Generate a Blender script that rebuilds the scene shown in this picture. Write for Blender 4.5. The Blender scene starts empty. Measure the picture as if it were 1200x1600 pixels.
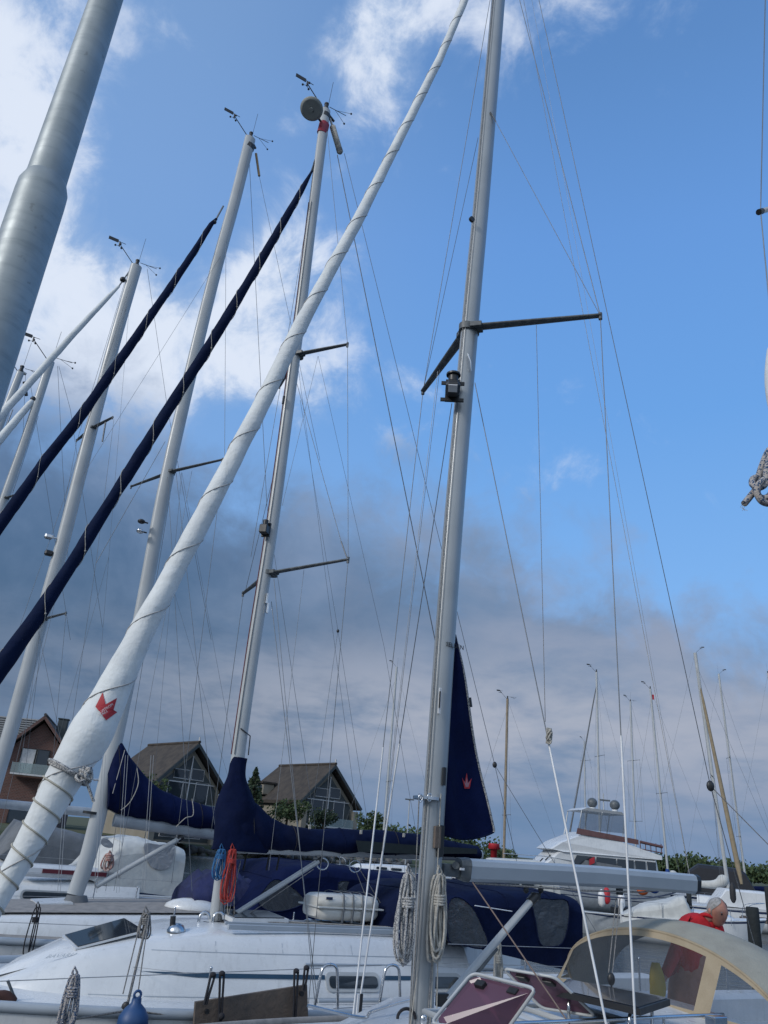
import bpy, math, random
from mathutils import Vector, Matrix, noise
R = math.radians
random.seed(7)
C = bpy.context.scene.collection
SC = bpy.context.scene
# ------------------------------------------------------------------ camera
EYE = Vector((0, 0, 2.7)); PITCH = R(22.9); ROLL = R(5.25); FOC = 1230.0
FW = Vector((0, math.cos(PITCH), math.sin(PITCH)))
_U = Vector((0, -math.sin(PITCH), math.cos(PITCH))); _R = Vector((1, 0, 0))
RC = _U*math.sin(ROLL) + _R*math.cos(ROLL)
UC = _U*math.cos(ROLL) - _R*math.sin(ROLL)
cam = bpy.data.cameras.new('camera'); co = bpy.data.objects.new('camera', cam); C.objects.link(co)
cam.sensor_fit = 'VERTICAL'; cam.sensor_height = 24; cam.lens = FOC/1600*24
cam.clip_start = .05; cam.clip_end = 6000
m = Matrix((RC, UC, -FW)).transposed().to_4x4(); m.translation = EYE
co.matrix_world = m; SC.camera = co
# ------------------------------------------------------------------ light
SUN_AZ, SUN_EL = R(-128), R(30)       # azimuth from +Y towards +X
sd = Vector((math.sin(SUN_AZ)*math.cos(SUN_EL), math.cos(SUN_AZ)*math.cos(SUN_EL), math.sin(SUN_EL)))
sun = bpy.data.lights.new('sun', 'SUN'); sun.energy = 2.0; sun.angle = R(11); sun.color = (1, .97, .93)
so = bpy.data.objects.new('sun', sun); C.objects.link(so)
so.rotation_euler = sd.to_track_quat('Z', 'Y').to_euler()
SC.view_settings.view_transform = 'Standard'; SC.view_settings.look = 'None'
SC.view_settings.exposure = 0.0; SC.view_settings.gamma = 1
# ------------------------------------------------------------------ node expression helper
class X:
    def __init__(s, nt, sock): s.nt = nt; s.k = sock
    def _m(s, op, *a, clamp=False):
        n = s.nt.nodes.new('ShaderNodeMath'); n.operation = op; n.use_clamp = clamp
        for i, v in enumerate((s,)+a):
            if isinstance(v, X): s.nt.links.new(v.k, n.inputs[i])
            else: n.inputs[i].default_value = v
        return X(s.nt, n.outputs[0])
    def __add__(s, o): return s._m('ADD', o)
    def __sub__(s, o): return s._m('SUBTRACT', o)
    def __mul__(s, o): return s._m('MULTIPLY', o)
    def __truediv__(s, o): return s._m('DIVIDE', o)
    __radd__ = __add__; __rmul__ = __mul__
    def rsub(s, o): return s._m('MULTIPLY', -1.0)._m('ADD', o)
    def pw(s, o): return s._m('POWER', o)
    def mx(s, o): return s._m('MAXIMUM', o)
    def mn(s, o): return s._m('MINIMUM', o)
    def exp(s): return s._m('EXPONENT')
    def step(s, a, b):
        n = s.nt.nodes.new('ShaderNodeMapRange'); n.interpolation_type = 'SMOOTHSTEP'
        s.nt.links.new(s.k, n.inputs[0]); n.inputs[1].default_value = a; n.inputs[2].default_value = b
        return X(s.nt, n.outputs[0])
def mixc(nt, f, a, b):
    n = nt.nodes.new('ShaderNodeMix'); n.data_type = 'RGBA'
    for i, v in ((0, f), (6, a), (7, b)):
        if isinstance(v, X): nt.links.new(v.k, n.inputs[i])
        elif hasattr(v, 'is_linked') or hasattr(v, 'links'): nt.links.new(v, n.inputs[i])
        elif isinstance(v, tuple): n.inputs[i].default_value = v if len(v) == 4 else v+(1,)
        else: n.inputs[i].default_value = v
    return n.outputs[2]
def noisex(nt, vec, scale, detail=4, rough=.55, dist=0.0, typ=None):
    n = nt.nodes.new('ShaderNodeTexNoise'); n.inputs['Scale'].default_value = scale
    n.inputs['Detail'].default_value = detail; n.inputs['Roughness'].default_value = rough
    n.inputs['Distortion'].default_value = dist
    if vec is not None: nt.links.new(vec, n.inputs['Vector'])
    return X(nt, n.outputs['Fac'])
def s2l(r, g, b):
    f = lambda c: (c/255/12.92 if c/255 <= .04045 else ((c/255+.055)/1.055)**2.4)
    return (f(r), f(g), f(b), 1)
# ------------------------------------------------------------------ sky
def make_world():
    w = bpy.data.worlds.new('World'); SC.world = w; w.use_nodes = True
    nt = w.node_tree; nt.nodes.clear(); L = nt.links.new
    out = nt.nodes.new('ShaderNodeOutputWorld'); bg = nt.nodes.new('ShaderNodeBackground')
    L(bg.outputs[0], out.inputs[0])
    tc = nt.nodes.new('ShaderNodeTexCoord')
    sky = nt.nodes.new('ShaderNodeTexSky'); sky.sky_type = 'NISHITA'; sky.sun_disc = False
    sky.sun_elevation = SUN_EL; sky.sun_rotation = SUN_AZ; sky.air_density = 1.0; sky.dust_density = .6; sky.ozone_density = 1.5
    k = nt.nodes.new('ShaderNodeVectorMath'); k.operation = 'SCALE'; L(sky.outputs[0], k.inputs[0]); k.inputs['Scale'].default_value = .09
    sep = nt.nodes.new('ShaderNodeSeparateXYZ'); L(tc.outputs['Generated'], sep.inputs[0])
    x, y, z = (X(nt, sep.outputs[i]) for i in range(3))
    el = z._m('ARCSINE')*57.2958
    az = x._m('ARCTAN2', y)*57.2958
    # even the air's blue out towards the zenith as it looked that evening
    rp = nt.nodes.new('ShaderNodeValToRGB'); L((el*(1/60)).k, rp.inputs[0]); cr = rp.color_ramp
    cols = ((0, (138, 178, 225)), (.28, (127, 179, 238)), (.5, (107, 163, 229)), (.7, (102, 153, 220)), (.87, (93, 139, 199)), (1, (88, 131, 190)))
    cr.elements[0].position = 0; cr.elements[0].color = s2l(*cols[0][1]); cr.elements[1].position = 1; cr.elements[1].color = s2l(*cols[-1][1])
    for p_, c_ in cols[1:-1]: e_ = cr.elements.new(p_); e_.color = s2l(*c_)
    blue = mixc(nt, az.step(14, -28)*.6, rp.outputs[0], s2l(134, 168, 213))
    base = mixc(nt, .96, k.outputs[0], blue)
    # cloud coordinates: flat layer seen in perspective
    zz = z.mx(0.0)+.22
    cv = nt.nodes.new('ShaderNodeCombineXYZ'); L((x/zz).k, cv.inputs[0]); L((y/zz).k, cv.inputs[1]); L((z*.6).k, cv.inputs[2])
    V = cv.outputs[0]
    def blob(a, e, ra, re):        # soft patch of sky at azimuth a, elevation e
        u = (az-a)*(1/ra); v = (el-e)*(1/re)
        return ((u*u+v*v)*-1.0).exp()
    n1 = noisex(nt, V, 2.1, 9, .56, .25)
    n2 = noisex(nt, V, 5.2, 8, .6, .3)
    n3 = noisex(nt, V, .9, 5, .5, .4)
    # white fair-weather cloud
    n4 = noisex(nt, tc.outputs['Generated'], 13.0, 9, .62, .35)
    n5 = noisex(nt, tc.outputs['Generated'], 5.0, 8, .58, .3)
    cover = blob(-36, 41, 9, 8) + blob(-31, 33, 11, 5)*.95 + blob(-18, 33, 9, 4.5)*.9 + blob(-11, 39, 6, 5.5)*1.05 + blob(-5, 54, 6, 6)*1.1 + blob(6, 58, 9, 4)*.7 \
        + blob(22, 55, 12, 4)*.42 + blob(1, 32.3, 2.2, 1.2)*.55 + blob(-8, 31, 7, 3)*.5 + blob(-60, 45, 18, 25)*.8 + blob(-25, 27, 12, 4)*.6 + blob(14, 26, 6, 1.5)*.25
    m1 = (n5*.6+n4*.8+cover*.46).step(.8, 1.26)
    lit = (n4*.6+n5*.4+m1*.18).step(.46, .72)
    wc = mixc(nt, lit, s2l(160, 186, 222), s2l(222, 231, 246))
    c1 = mixc(nt, m1*.95, base, wc)
    # dark bank of stratus low on the left, paling towards the right
    edge = az._m('ADD', 32.0)*(1/34.0)
    top = edge.mx(0.0).mn(2.2).pw(1.6)*-4.6+27.0
    d = (top-el)+(n5-.5)*20.0+(n4-.5)*12.0
    m2 = d.step(-3.5, 5.0)
    dk = mixc(nt, (n1*.3+n5*.4+n4*.3).step(.4, .62), s2l(68, 97, 129), s2l(92, 117, 148))
    dk = mixc(nt, el.step(11, 26)*.85, dk, mixc(nt, n5.step(.38, .62), s2l(96, 122, 158), s2l(138, 160, 194)))
    right = (az*.05+(n3-.5)*1.5).step(-.9, .9)
    dk2 = mixc(nt, right*.85, dk, mixc(nt, n1.step(.35, .65), s2l(114, 138, 170), s2l(146, 157, 180)))
    # pale strip near the horizon on the right, bluer again right on it
    strip = blob(10, 8.6, 30, 4.6)*(n2*.6+n1*.4).step(.22, .62)
    dk3 = mixc(nt, strip*.8, dk2, s2l(176, 180, 192))
    low = el.step(6.5, -.5)
    dk4 = mixc(nt, low*.72, dk3, s2l(104, 134, 172))
    c2 = mixc(nt, m2*.96, c1, dk4)
    # unseen bright broken cloud, added behind the viewer to light the near sides
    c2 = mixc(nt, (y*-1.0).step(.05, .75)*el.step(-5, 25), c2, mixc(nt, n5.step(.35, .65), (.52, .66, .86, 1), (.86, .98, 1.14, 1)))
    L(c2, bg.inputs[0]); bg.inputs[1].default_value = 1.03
make_world()
# ------------------------------------------------------------------ materials
MATS = {}
def mat(name, col, rough=.6, metal=0.0, col2=None, nscale=4.0, bump=0.0, bscale=40.0, spec=.5, alpha=None, coat=0, sheen=0):
    if name in MATS: return MATS[name]
    M = bpy.data.materials.new(name); M.use_nodes = True; nt = M.node_tree
    b = nt.nodes['Principled BSDF']; L = nt.links.new
    tc = nt.nodes.new('ShaderNodeTexCoord')
    c = col if len(col) == 4 else tuple(col)+(1,)
    c2 = tuple(col2)+(1,) if col2 else tuple(v*.8 for v in c[:3])+(1,)
    f = noisex(nt, tc.outputs['Object'], nscale, 5, .6)
    L(mixc(nt, f.step(.35, .7), c, c2), b.inputs['Base Color'])
    b.inputs['Roughness'].default_value = rough; b.inputs['Metallic'].default_value = metal
    b.inputs['Specular IOR Level'].default_value = spec
    if coat: b.inputs['Coat Weight'].default_value = coat
    if sheen: b.inputs['Sheen Weight'].default_value = sheen
    L((noisex(nt, tc.outputs['Object'], nscale*3, 3)*.25+(rough-.12)).k, b.inputs['Roughness'])
    if bump:
        bp = nt.nodes.new('ShaderNodeBump'); bp.inputs['Strength'].default_value = bump; bp.inputs['Distance'].default_value = .02
        L(noisex(nt, tc.outputs['Object'], bscale, 4).k, bp.inputs['Height']); L(bp.outputs[0], b.inputs['Normal'])
    if alpha is not None:
        b.inputs['Alpha'].default_value = alpha
    MATS[name] = M; return M
gel = mat('gelcoat', (.62, .635, .64), .28, col2=(.54, .56, .575), nscale=1.5, coat=.3)
def grime(M):                                  # rain streaks and scuffs worn into the paint
    nt = M.node_tree; b = nt.nodes['Principled BSDF']; L = nt.links.new; tc = nt.nodes.new('ShaderNodeTexCoord'); mp = nt.nodes.new('ShaderNodeMapping'); mp.inputs['Scale'].default_value = (9, 9, .7); L(tc.outputs['Object'], mp.inputs[0])
    a = noisex(nt, mp.outputs[0], 1.6, 6, .65); c_ = noisex(nt, tc.outputs['Object'], 28, 5, .7)
    old = b.inputs['Base Color'].links[0].from_socket; c = mixc(nt, a.step(.52, .75)*.35, old, (.34, .35, .34)); c = mixc(nt, c_.step(.66, .74)*.35, c, (.25, .25, .24)); L(c, b.inputs['Base Color'])
grime(gel)
cream = mat('cream_gelcoat', (.55, .54, .5), .35, col2=(.48, .47, .43))
navyhull = mat('navy_hull', (.012, .025, .07), .2, coat=.4)
redhull = mat('red_stripe', (.12, .02, .03), .3)
greyhull = mat('grey_hull', (.3, .33, .36), .35)
teal = mat('teal_stripe', (.01, .05, .1), .3)
teak = mat('weathered_teak', (.28, .26, .24), .75, col2=(.2, .19, .18), nscale=9)
nonskid = mat('nonskid', (.5, .52, .54), .75, bump=.3, bscale=120)
alu = mat('mast_alloy', (.34, .36, .37), .36, metal=.3, col2=(.29, .31, .32), nscale=1.2)
alu_w = mat('white_mast_paint', (.42, .44, .445), .34, col2=(.36, .375, .38), nscale=1.2)
alu_tan = mat('varnished_spar', (.25, .2, .14), .5, col2=(.2, .16, .11))
boommat = mat('boom_paint', (.34, .38, .42), .38, col2=(.3, .34, .38), nscale=1.5)
darkalu = mat('dark_spreader', (.06, .07, .08), .5, col2=(.12, .13, .13), nscale=14)
steel = mat('stainless', (.62, .63, .64), .22, metal=1)
wire_m = mat('wire', (.16, .17, .18), .45, metal=.6)
wire_l = mat('pale_wire', (.36, .37, .38), .45, metal=.3)
black = mat('black_plastic', (.015, .016, .018), .45)
rubber = mat('rubber', (.02, .02, .022), .7)
sailw = mat('sailcloth', (.66, .68, .67), .75, col2=(.58, .6, .6), nscale=2.2, bump=.9, bscale=7)
sailseam = mat('sail_seam', (.4, .38, .36), .8)
grime(sailw)
navy = mat('navy_canvas', (.0016, .0062, .033), .85, col2=(.001, .004, .022), nscale=3, bump=1.0, bscale=6, spec=.15)
navy2 = mat('faded_navy_canvas', (.0016, .0065, .042), .85, col2=(.001, .0045, .03), nscale=3, bump=1.0, bscale=6, spec=.15)
navywrap = mat('navy_sail_cover', (.0015, .0075, .034), .85, spec=.15, nscale=3, bump=.5, bscale=14)
purple = mat('blue_tarp', (.014, .02, .085), .8, col2=(.008, .012, .05), bump=1, bscale=8)
beige = mat('beige_canvas', (.33, .27, .185), .85, col2=(.28, .225, .15), bump=.3, bscale=60)
beigetop = mat('grey_beige_canvas', (.31, .3, .25), .9, col2=(.26, .25, .21), bump=.4, bscale=60)
whitecanvas = mat('white_canvas', (.5, .51, .49), .85, col2=(.42, .43, .42), bump=.5, bscale=10)
greycanvas = mat('grey_canvas', (.14, .15, .16), .85, bump=.5, bscale=10)
ropew = mat('white_rope', (.5, .48, .43), .9, col2=(.36, .34, .3), nscale=30, bump=.8, bscale=200)
ropeg = mat('grey_rope', (.32, .31, .29), .9, col2=(.14, .14, .15), nscale=60, bump=.8, bscale=200)
ropek = mat('black_rope', (.02, .02, .025), .9, nscale=30)
roper = mat('red_rope', (.42, .05, .04), .9, col2=(.22, .03, .03), nscale=60)
ropeb = mat('blue_rope', (.03, .15, .32), .9, col2=(.02, .06, .16), nscale=60)
ropebr = mat('brown_rope', (.2, .15, .13), .9, nscale=50)
red = mat('red_paint', (.42, .02, .03), .6)
redtape = mat('red_tape', (.3, .01, .03), .5)
white = mat('white_paint', (.7, .7, .7), .45)
whitetube = mat('white_pvc', (.7, .71, .72), .4)
orange = mat('orange_plastic', (.5, .1, .02), .5)
yellow = mat('yellow_fabric', (.55, .4, .04), .7)
bluef = mat('blue_fender', (.015, .06, .17), .5)
wood = mat('weathered_plank', (.13, .1, .08), .8, col2=(.09, .075, .065), nscale=8, bump=.3, bscale=30)
pile_m = mat('tarred_pile', (.015, .02, .022), .85, bump=.8, bscale=12)
solar = mat('solar_cells', (.01, .012, .02), .15, coat=.5)
def galv_mat():
    M = mat('galvanised_steel', (.27, .3, .305), .5, metal=.4, col2=(.34, .37, .375), nscale=7)
    nt = M.node_tree; b = nt.nodes['Principled BSDF']; L = nt.links.new
    tc = nt.nodes.new('ShaderNodeTexCoord'); mp = nt.nodes.new('ShaderNodeMapping'); mp.inputs['Scale'].default_value = (3, 3, 26)
    L(tc.outputs['Object'], mp.inputs[0])
    a = noisex(nt, mp.outputs[0], 2.2, 6, .65); v = noisex(nt, tc.outputs['Object'], 26, 3)
    old = b.inputs['Base Color'].links[0].from_socket
    c = mixc(nt, a.step(.45, .75)*.4, old, (.15, .18, .19))
    c = mixc(nt, v.step(.66, .74)*.4, c, (.12, .12, .11))
    L(c, b.inputs['Base Color']); return M
galv = galv_mat()
def glassy(name, tint, transp, rough=.06, wr=.0, body=.5):
    M = bpy.data.materials.new(name); M.use_nodes = True; nt = M.node_tree; nt.nodes.clear(); L = nt.links.new
    o = nt.nodes.new('ShaderNodeOutputMaterial'); t = nt.nodes.new('ShaderNodeBsdfTransparent'); t.inputs[0].default_value = tint+(1,)
    p = nt.nodes.new('ShaderNodeBsdfPrincipled'); p.inputs['Base Color'].default_value = tuple(c*body for c in tint)+(1,)
    p.inputs['Roughness'].default_value = rough; p.inputs['Specular IOR Level'].default_value = .8
    if wr:
        tc = nt.nodes.new('ShaderNodeTexCoord'); bp = nt.nodes.new('ShaderNodeBump'); bp.inputs['Strength'].default_value = wr; bp.inputs['Distance'].default_value = .03
        L(noisex(nt, tc.outputs['Object'], 5, 3, .5, .6).k, bp.inputs['Height']); L(bp.outputs[0], p.inputs['Normal'])
    m = nt.nodes.new('ShaderNodeMixShader'); m.inputs[0].default_value = 1-transp
    L(t.outputs[0], m.inputs[1]); L(p.outputs[0], m.inputs[2]); L(m.outputs[0], o.inputs[0]); MATS[name] = M; return M
vinyl = glassy('clear_vinyl', (.8, .83, .86), .74, .12, .6, .14)
vinyl_d = glassy('cloudy_vinyl', (.55, .58, .62), .02, .12, 1.0)
glass = glassy('dark_glass', (.06, .08, .1), .15, .05)
balcony_glass = glassy('balcony_glass', (.7, .8, .8), .6, .05)
vinyl_t = glassy('wrinkled_vinyl', (.42, .47, .54), .5, .1, 1.0, .25)
pink = glassy('tinted_acrylic', (.36, .19, .28), .5, .3)
def flecked(name, base, fleck, scale=90.0):
    M = bpy.data.materials.new(name); M.use_nodes = True; nt = M.node_tree; b = nt.nodes['Principled BSDF']; L = nt.links.new
    tc = nt.nodes.new('ShaderNodeTexCoord')
    v = nt.nodes.new('ShaderNodeTexVoronoi'); v.inputs['Scale'].default_value = scale; L(tc.outputs['Object'], v.inputs['Vector'])
    sp = nt.nodes.new('ShaderNodeSeparateColor'); L(v.outputs['Color'], sp.inputs[0])
    L(mixc(nt, X(nt, sp.outputs[0]).step(.62, .66), base, fleck), b.inputs['Base Color']); b.inputs['Roughness'].default_value = .9
    bp = nt.nodes.new('ShaderNodeBump'); bp.inputs['Strength'].default_value = .6; bp.inputs['Distance'].default_value = .003
    L(v.outputs['Distance'], bp.inputs['Height']); L(bp.outputs[0], b.inputs['Normal'])
    MATS[name] = M; return M
fleck = flecked('flecked_rope', (.42, .41, .39), (.09, .1, .12), 190)
fleckblue = flecked('blue_fleck_rope', (.36, .33, .31), (.02, .06, .13), 130)
# ------------------------------------------------------------------ mesh builder
class MB:
    def __init__(s): s.v = []; s.f = []; s.sm = []; s.mi = []; s.m = 0
    def add(s, vs, fs, smooth=False):
        k = len(s.v); s.v += [Vector(v) for v in vs]
        for f in fs: s.f.append([i+k for i in f]); s.sm.append(smooth); s.mi.append(s.m)
    def box(s, c, sz, ax=None, bev=0):
        c = Vector(c); ax = ax or (Vector((1, 0, 0)), Vector((0, 1, 0)), Vector((0, 0, 1)))
        h = [ax[i].normalized()*sz[i]/2 for i in range(3)]
        b = bev or min(sz)*.08
        # chamfered box: 24 verts
        vs = []; idx = {}
        for sx in (-1, 1):
            for sy in (-1, 1):
                for szz in (-1, 1):
                    for k in range(3):
                        sg = (sx, sy, szz); p = c.copy()
                        for a in range(3):
                            L = h[a].length; p += h[a]*sg[a]*((L-b)/L if a != k else 1)
                        idx[(sx, sy, szz, k)] = len(vs); vs.append(p)
        fs = []
        for k in range(3):
            a, d = [i for i in range(3) if i != k]
            for sg in (-1, 1):
                q = []
                for u, w in ((-1, -1), (1, -1), (1, 1), (-1, 1)):
                    t = [0, 0, 0]; t[k] = sg; t[a] = u; t[d] = w; q.append(idx[tuple(t)+(k,)])
                fs.append(q)
        for k in range(3):                      # edges along axis k
            a, d = [i for i in range(3) if i != k]
            for u in (-1, 1):
                for w in (-1, 1):
                    t0 = [0, 0, 0]; t0[a] = u; t0[d] = w; t1 = list(t0); t0[k] = -1; t1[k] = 1
                    fs.append([idx[tuple(t0)+(a,)], idx[tuple(t1)+(a,)], idx[tuple(t1)+(d,)], idx[tuple(t0)+(d,)]])
        for sx in (-1, 1):
            for sy in (-1, 1):
                for szz in (-1, 1): fs.append([idx[(sx, sy, szz, k)] for k in range(3)])
        s.add(vs, fs); return s
    def loft(s, rings, closed=True, cap=True, smooth=True):
        n = len(rings[0]); vs = [p for r in rings for p in r]; fs = []
        for i in range(len(rings)-1):
            for j in range(n if closed else n-1):
                a = i*n+j; b = i*n+(j+1) % n; fs.append([a, b, b+n, a+n])
        s.add(vs, fs, smooth)
        if cap and closed:
            s.add(rings[0], [list(range(n))[::-1]]); s.add(rings[-1], [list(range(n))])
        return s
    def tube(s, pts, r, seg=8, cap=True, ell=None, closed=False, smooth=True):
        pts = [Vector(p) for p in pts]; N = len(pts)
        rr = r if isinstance(r, (list, tuple)) else [r]*N
        T = []
        for i in range(N):
            if closed: t = pts[(i+1) % N]-pts[i-1]
            else: t = pts[min(i+1, N-1)]-pts[max(i-1, 0)]
            T.append(t.normalized() if t.length > 1e-9 else Vector((0, 0, 1)))
        u = ell.copy() if ell else (Vector((0, 0, 1)) if abs(T[0].z) < .9 else Vector((1, 0, 0)))
        rings = []
        for i in range(N):
            if ell: u = ell
            u = (u-T[i]*u.dot(T[i])).normalized(); w = T[i].cross(u)
            ru, rw = rr[i] if isinstance(rr[i], (tuple, list)) else (rr[i], rr[i])
            rings.append([pts[i]+u*ru*math.cos(2*math.pi*k/seg)+w*rw*math.sin(2*math.pi*k/seg) for k in range(seg)])
        if closed: rings.append(rings[0])
        return s.loft(rings, True, cap and not closed, smooth)
    def prism(s, poly, ext, smooth=False):
        poly = [Vector(p) for p in poly]; n = len(poly); e = Vector(ext)
        s.add(poly+[p+e for p in poly], [list(range(n))[::-1], list(range(n, 2*n))]+[[i, (i+1) % n, (i+1) % n+n, i+n] for i in range(n)], smooth); return s
    def ball(s, c, r, seg=12, rings=8, sc=(1, 1, 1)):
        c = Vector(c); rg = []
        for i in range(rings+1):
            a = math.pi*(i+.02)/(rings+.04)
            rg.append([c+Vector((r*math.sin(a)*math.cos(2*math.pi*j/seg)*sc[0], r*math.sin(a)*math.sin(2*math.pi*j/seg)*sc[1], r*math.cos(a)*sc[2])) for j in range(seg)])
        return s.loft(rg)
    def build(s, name, m, parent=None, loc=None):
        me = bpy.data.meshes.new(name)
        org = Vector(loc) if loc is not None else (Vector(parent['_o']) if parent else Vector((0, 0, 0)))
        me.from_pydata([v-org for v in s.v], [], s.f)
        for mm in (m if isinstance(m, (list, tuple)) else [m]): me.materials.append(mm)
        for p, sm, mi in zip(me.polygons, s.sm, s.mi): p.use_smooth = sm; p.material_index = mi
        me.update(); me.validate()
        o = bpy.data.objects.new(name, me); C.objects.link(o)
        if parent: o.parent = parent
        else: o.location = org
        o['_o'] = tuple(org); return o
def thing(name, label, cat, loc, group=None):
    o = bpy.data.objects.new(name, None); C.objects.link(o); o.location = loc; o['label'] = label; o['category'] = cat
    if group: o['group'] = group
    o['_o'] = tuple(loc); o.empty_display_size = .2; return o
def tag(o, label, cat, group=None):
    o['label'] = label; o['category'] = cat
    if group: o['group'] = group
    return o
def struct(o, kind='structure'): o['kind'] = kind; return o
# ------------------------------------------------------------------ pixel -> place
def ray(x, y): return FW+RC*((x-600)/FOC)-UC*((y-800)/FOC)
def atY(x, y, Y): d = ray(x, y); return EYE+d*(Y/d.y)
def atz(x, y, z): d = ray(x, y); return EYE+d*((z-EYE.z)/d.z)
S = Vector((math.cos(R(30)), math.sin(R(30)), 0)); N = Vector((-S.y, S.x, 0)); UP = Vector((0, 0, 1))
class Frame:                                   # a boat's own axes: s aft, n away to its far side
    def __init__(f, M, s=S): f.M = Vector((M.x, M.y, 0)); f.s = s.normalized(); f.n = Vector((-f.s.y, f.s.x, 0)); f.zm = M.z
    def W(f, s, n, z): return f.M+f.s*s+f.n*n+UP*z
    def P(f, x, y, off=0.0):
        d = ray(x, y); k = ((f.M+f.n*off)-EYE).dot(f.n)/d.dot(f.n); return EYE+d*k
    def loc(f, p): d = p-f.M; return d.dot(f.s), d.dot(f.n), p.z
def depth(p): return (p-EYE).dot(FW)
def hspline(xs, t):
    i = min(int(t*(len(xs)-1)), len(xs)-2); u = t*(len(xs)-1)-i
    p0, p1, p2, p3 = xs[max(i-1, 0)], xs[i], xs[i+1], xs[min(i+2, len(xs)-1)]
    return .5*((2*p1)+(p2-p0)*u+(2*p0-5*p1+4*p2-p3)*u*u+(3*p1-p0-3*p2+p3)*u**3)
def vspline(pts, n):
    pts = [Vector(p) for p in pts]
    return [Vector([hspline([p[k] for p in pts], i/(n-1)) for k in range(3)]) for i in range(n)]
# ------------------------------------------------------------------ boat parts
def halfbeam(t, B):
    return max(.02, B/2*(1-(1-t/.5)**2.3) if t < .5 else B/2*(1-.22*((t-.5)/.5)**2))
SEC = [(0, 0), (.012, .12), (.02, .3), (.04, .55), (.1, .8), (.3, 1.0), (.7, 1.12), (1, 1.2)]   # inset fraction, depth fraction of freeboard
def hullpt(fr, H, t, k, side, out=0.0):
    s0, s1, B, zd, sh = H[:5]; b = halfbeam(t, B); zt = zd+sh*(1-t)**2
    inset, dz = SEC[k]; z = zt-dz*zt
    b2 = b*(1-inset)+out; s = s0+(s1-s0)*t+(zt-z)*.45*(1-t)**4-(zt-z)*.15*t**6
    return fr.W(s, side*b2, z)
def hull(fr, root, H, m, name='hull', bands=()):
    mb = MB(); NT = 26; rings = []
    for i in range(NT+1):
        t = i/NT
        rings.append([hullpt(fr, H, t, k, -1) for k in range(8)]+[hullpt(fr, H, t, k, 1) for k in range(6, -1, -1)])
    mb.loft(rings, closed=False, cap=False); mb.add(rings[-1], [list(range(len(rings[-1])))])
    h = mb.build(name, m, root)
    for nm, za, zb, bm in bands:                    # painted bands follow the topsides
        b = MB()
        for side in (-1, 1):
            rg = []
            for i in range(NT+1):
                t = i/NT; q = []
                for zz in (za, zb):
                    fk = zz; k = 0
                    while k < 6 and SEC[k+1][1] < fk: k += 1
                    u = (fk-SEC[k][1])/(SEC[k+1][1]-SEC[k][1])
                    q.append(hullpt(fr, H, t, k, side, .004).lerp(hullpt(fr, H, t, k+1, side, .004), u))
                rg.append(q)
            b.loft(rg, closed=False, cap=False)
        b.build(nm, bm, h)
    return h
def deck(fr, root, H, m, name='deck', camber=.06, drop=0.0, tmax=1.0):
    mb = MB(); NT = 26; rings = []
    s0, s1, B, zd, sh = H[:5]
    for i in range(NT+1):
        t = i/NT*tmax; b = halfbeam(t, B)*.985; zt = zd+sh*(1-t)**2-drop
        rings.append([fr.W(s0+(s1-s0)*t, b*u, zt+camber*(1-u*u)) for u in (-1, -.6, -.25, 0, .25, .6, 1)])
    mb.loft(rings, closed=False, cap=False); return mb.build(name, m, root)
def rail(fr, root, H, m, name='toe_rail', h=.05, w=.035):
    mb = MB(); s0, s1, B, zd, sh = H[:5]
    for side in (-1, 1):
        pts = [fr.W(s0+(s1-s0)*i/30, side*(halfbeam(i/30, B)-.01), zd+sh*(1-i/30)**2+h*.35) for i in range(31)]
        mb.tube(pts, [(h*.6, w*.6)]*31, 8, ell=UP.copy())
    return mb.build(name, m, root)
def coachroof(fr, root, st, m, name='coachroof'):
    """st: (s, half width at deck, half width at roof, z deck, z roof)"""
    mb = MB(); rings = []
    for s, wb, wt, zb, zt in st:
        h = zt-zb
        half = [(wb, zb), (wb*.5+wt*.5+.02, zb+h*.45), (wt+.02, zb+h*.8), (wt-.04, zb+h*.95), (wt-.16, zb+h*1.01), (wt*.4, zb+h*1.0+.035)]
        rings.append([fr.W(s, -a, z) for a, z in half]+[fr.W(s, 0, zt+.045)]+[fr.W(s, a, z) for a, z in half[::-1]])
    mb.loft(rings, closed=False, cap=False)
    mb.add(rings[-1], [list(range(len(rings[-1])))]); mb.add(rings[0], [list(range(len(rings[0])))[::-1]])
    return mb.build(name, m, root)
def sidepatch(fr, root, name, m, poly, off, thick=.012, parent=None):
    """a flat shape on the near side of a cabin; poly in (s, z), off = how far out from the centre line"""
    mb = MB(); mb.prism([fr.W(s, -off, z) for s, z in poly], fr.n*-thick); return mb.build(name, m, parent or root)
def roundrect(s0, s1, z0, z1, r, k=4, shear=0.0):
    P = []
    for cx, cz, a0 in ((s1-r, z1-r, 0), (s0+r, z1-r, 90), (s0+r, z0+r, 180), (s1-r, z0+r, 270)):
        for i in range(k+1):
            a = R(a0+90*i/k); P.append((cx+r*math.cos(a)+shear*(cz-z0), cz+r*math.sin(a)))
    return P
def spar(root, name, pts, a, b, m, ell, seg=20):
    mb = MB(); n = len(pts)
    aa = a if isinstance(a, list) else [a]*n; bb = b if isinstance(b, list) else [b]*n
    mb.tube(pts, list(zip(aa, bb)), seg, ell=ell.copy()); return mb.build(name, m, root)
def wire(root, p, q, r=.004, m=None, name='shroud', parent=None, sag=0.0):
    if sag:
        pts = [p.lerp(q, i/10)-UP*sag*4*(i/10)*(1-i/10) for i in range(11)]
    else: pts = [p, q]
    return MB().tube(pts, r, 5).build(name, m or wire_m, parent or root)
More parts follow.
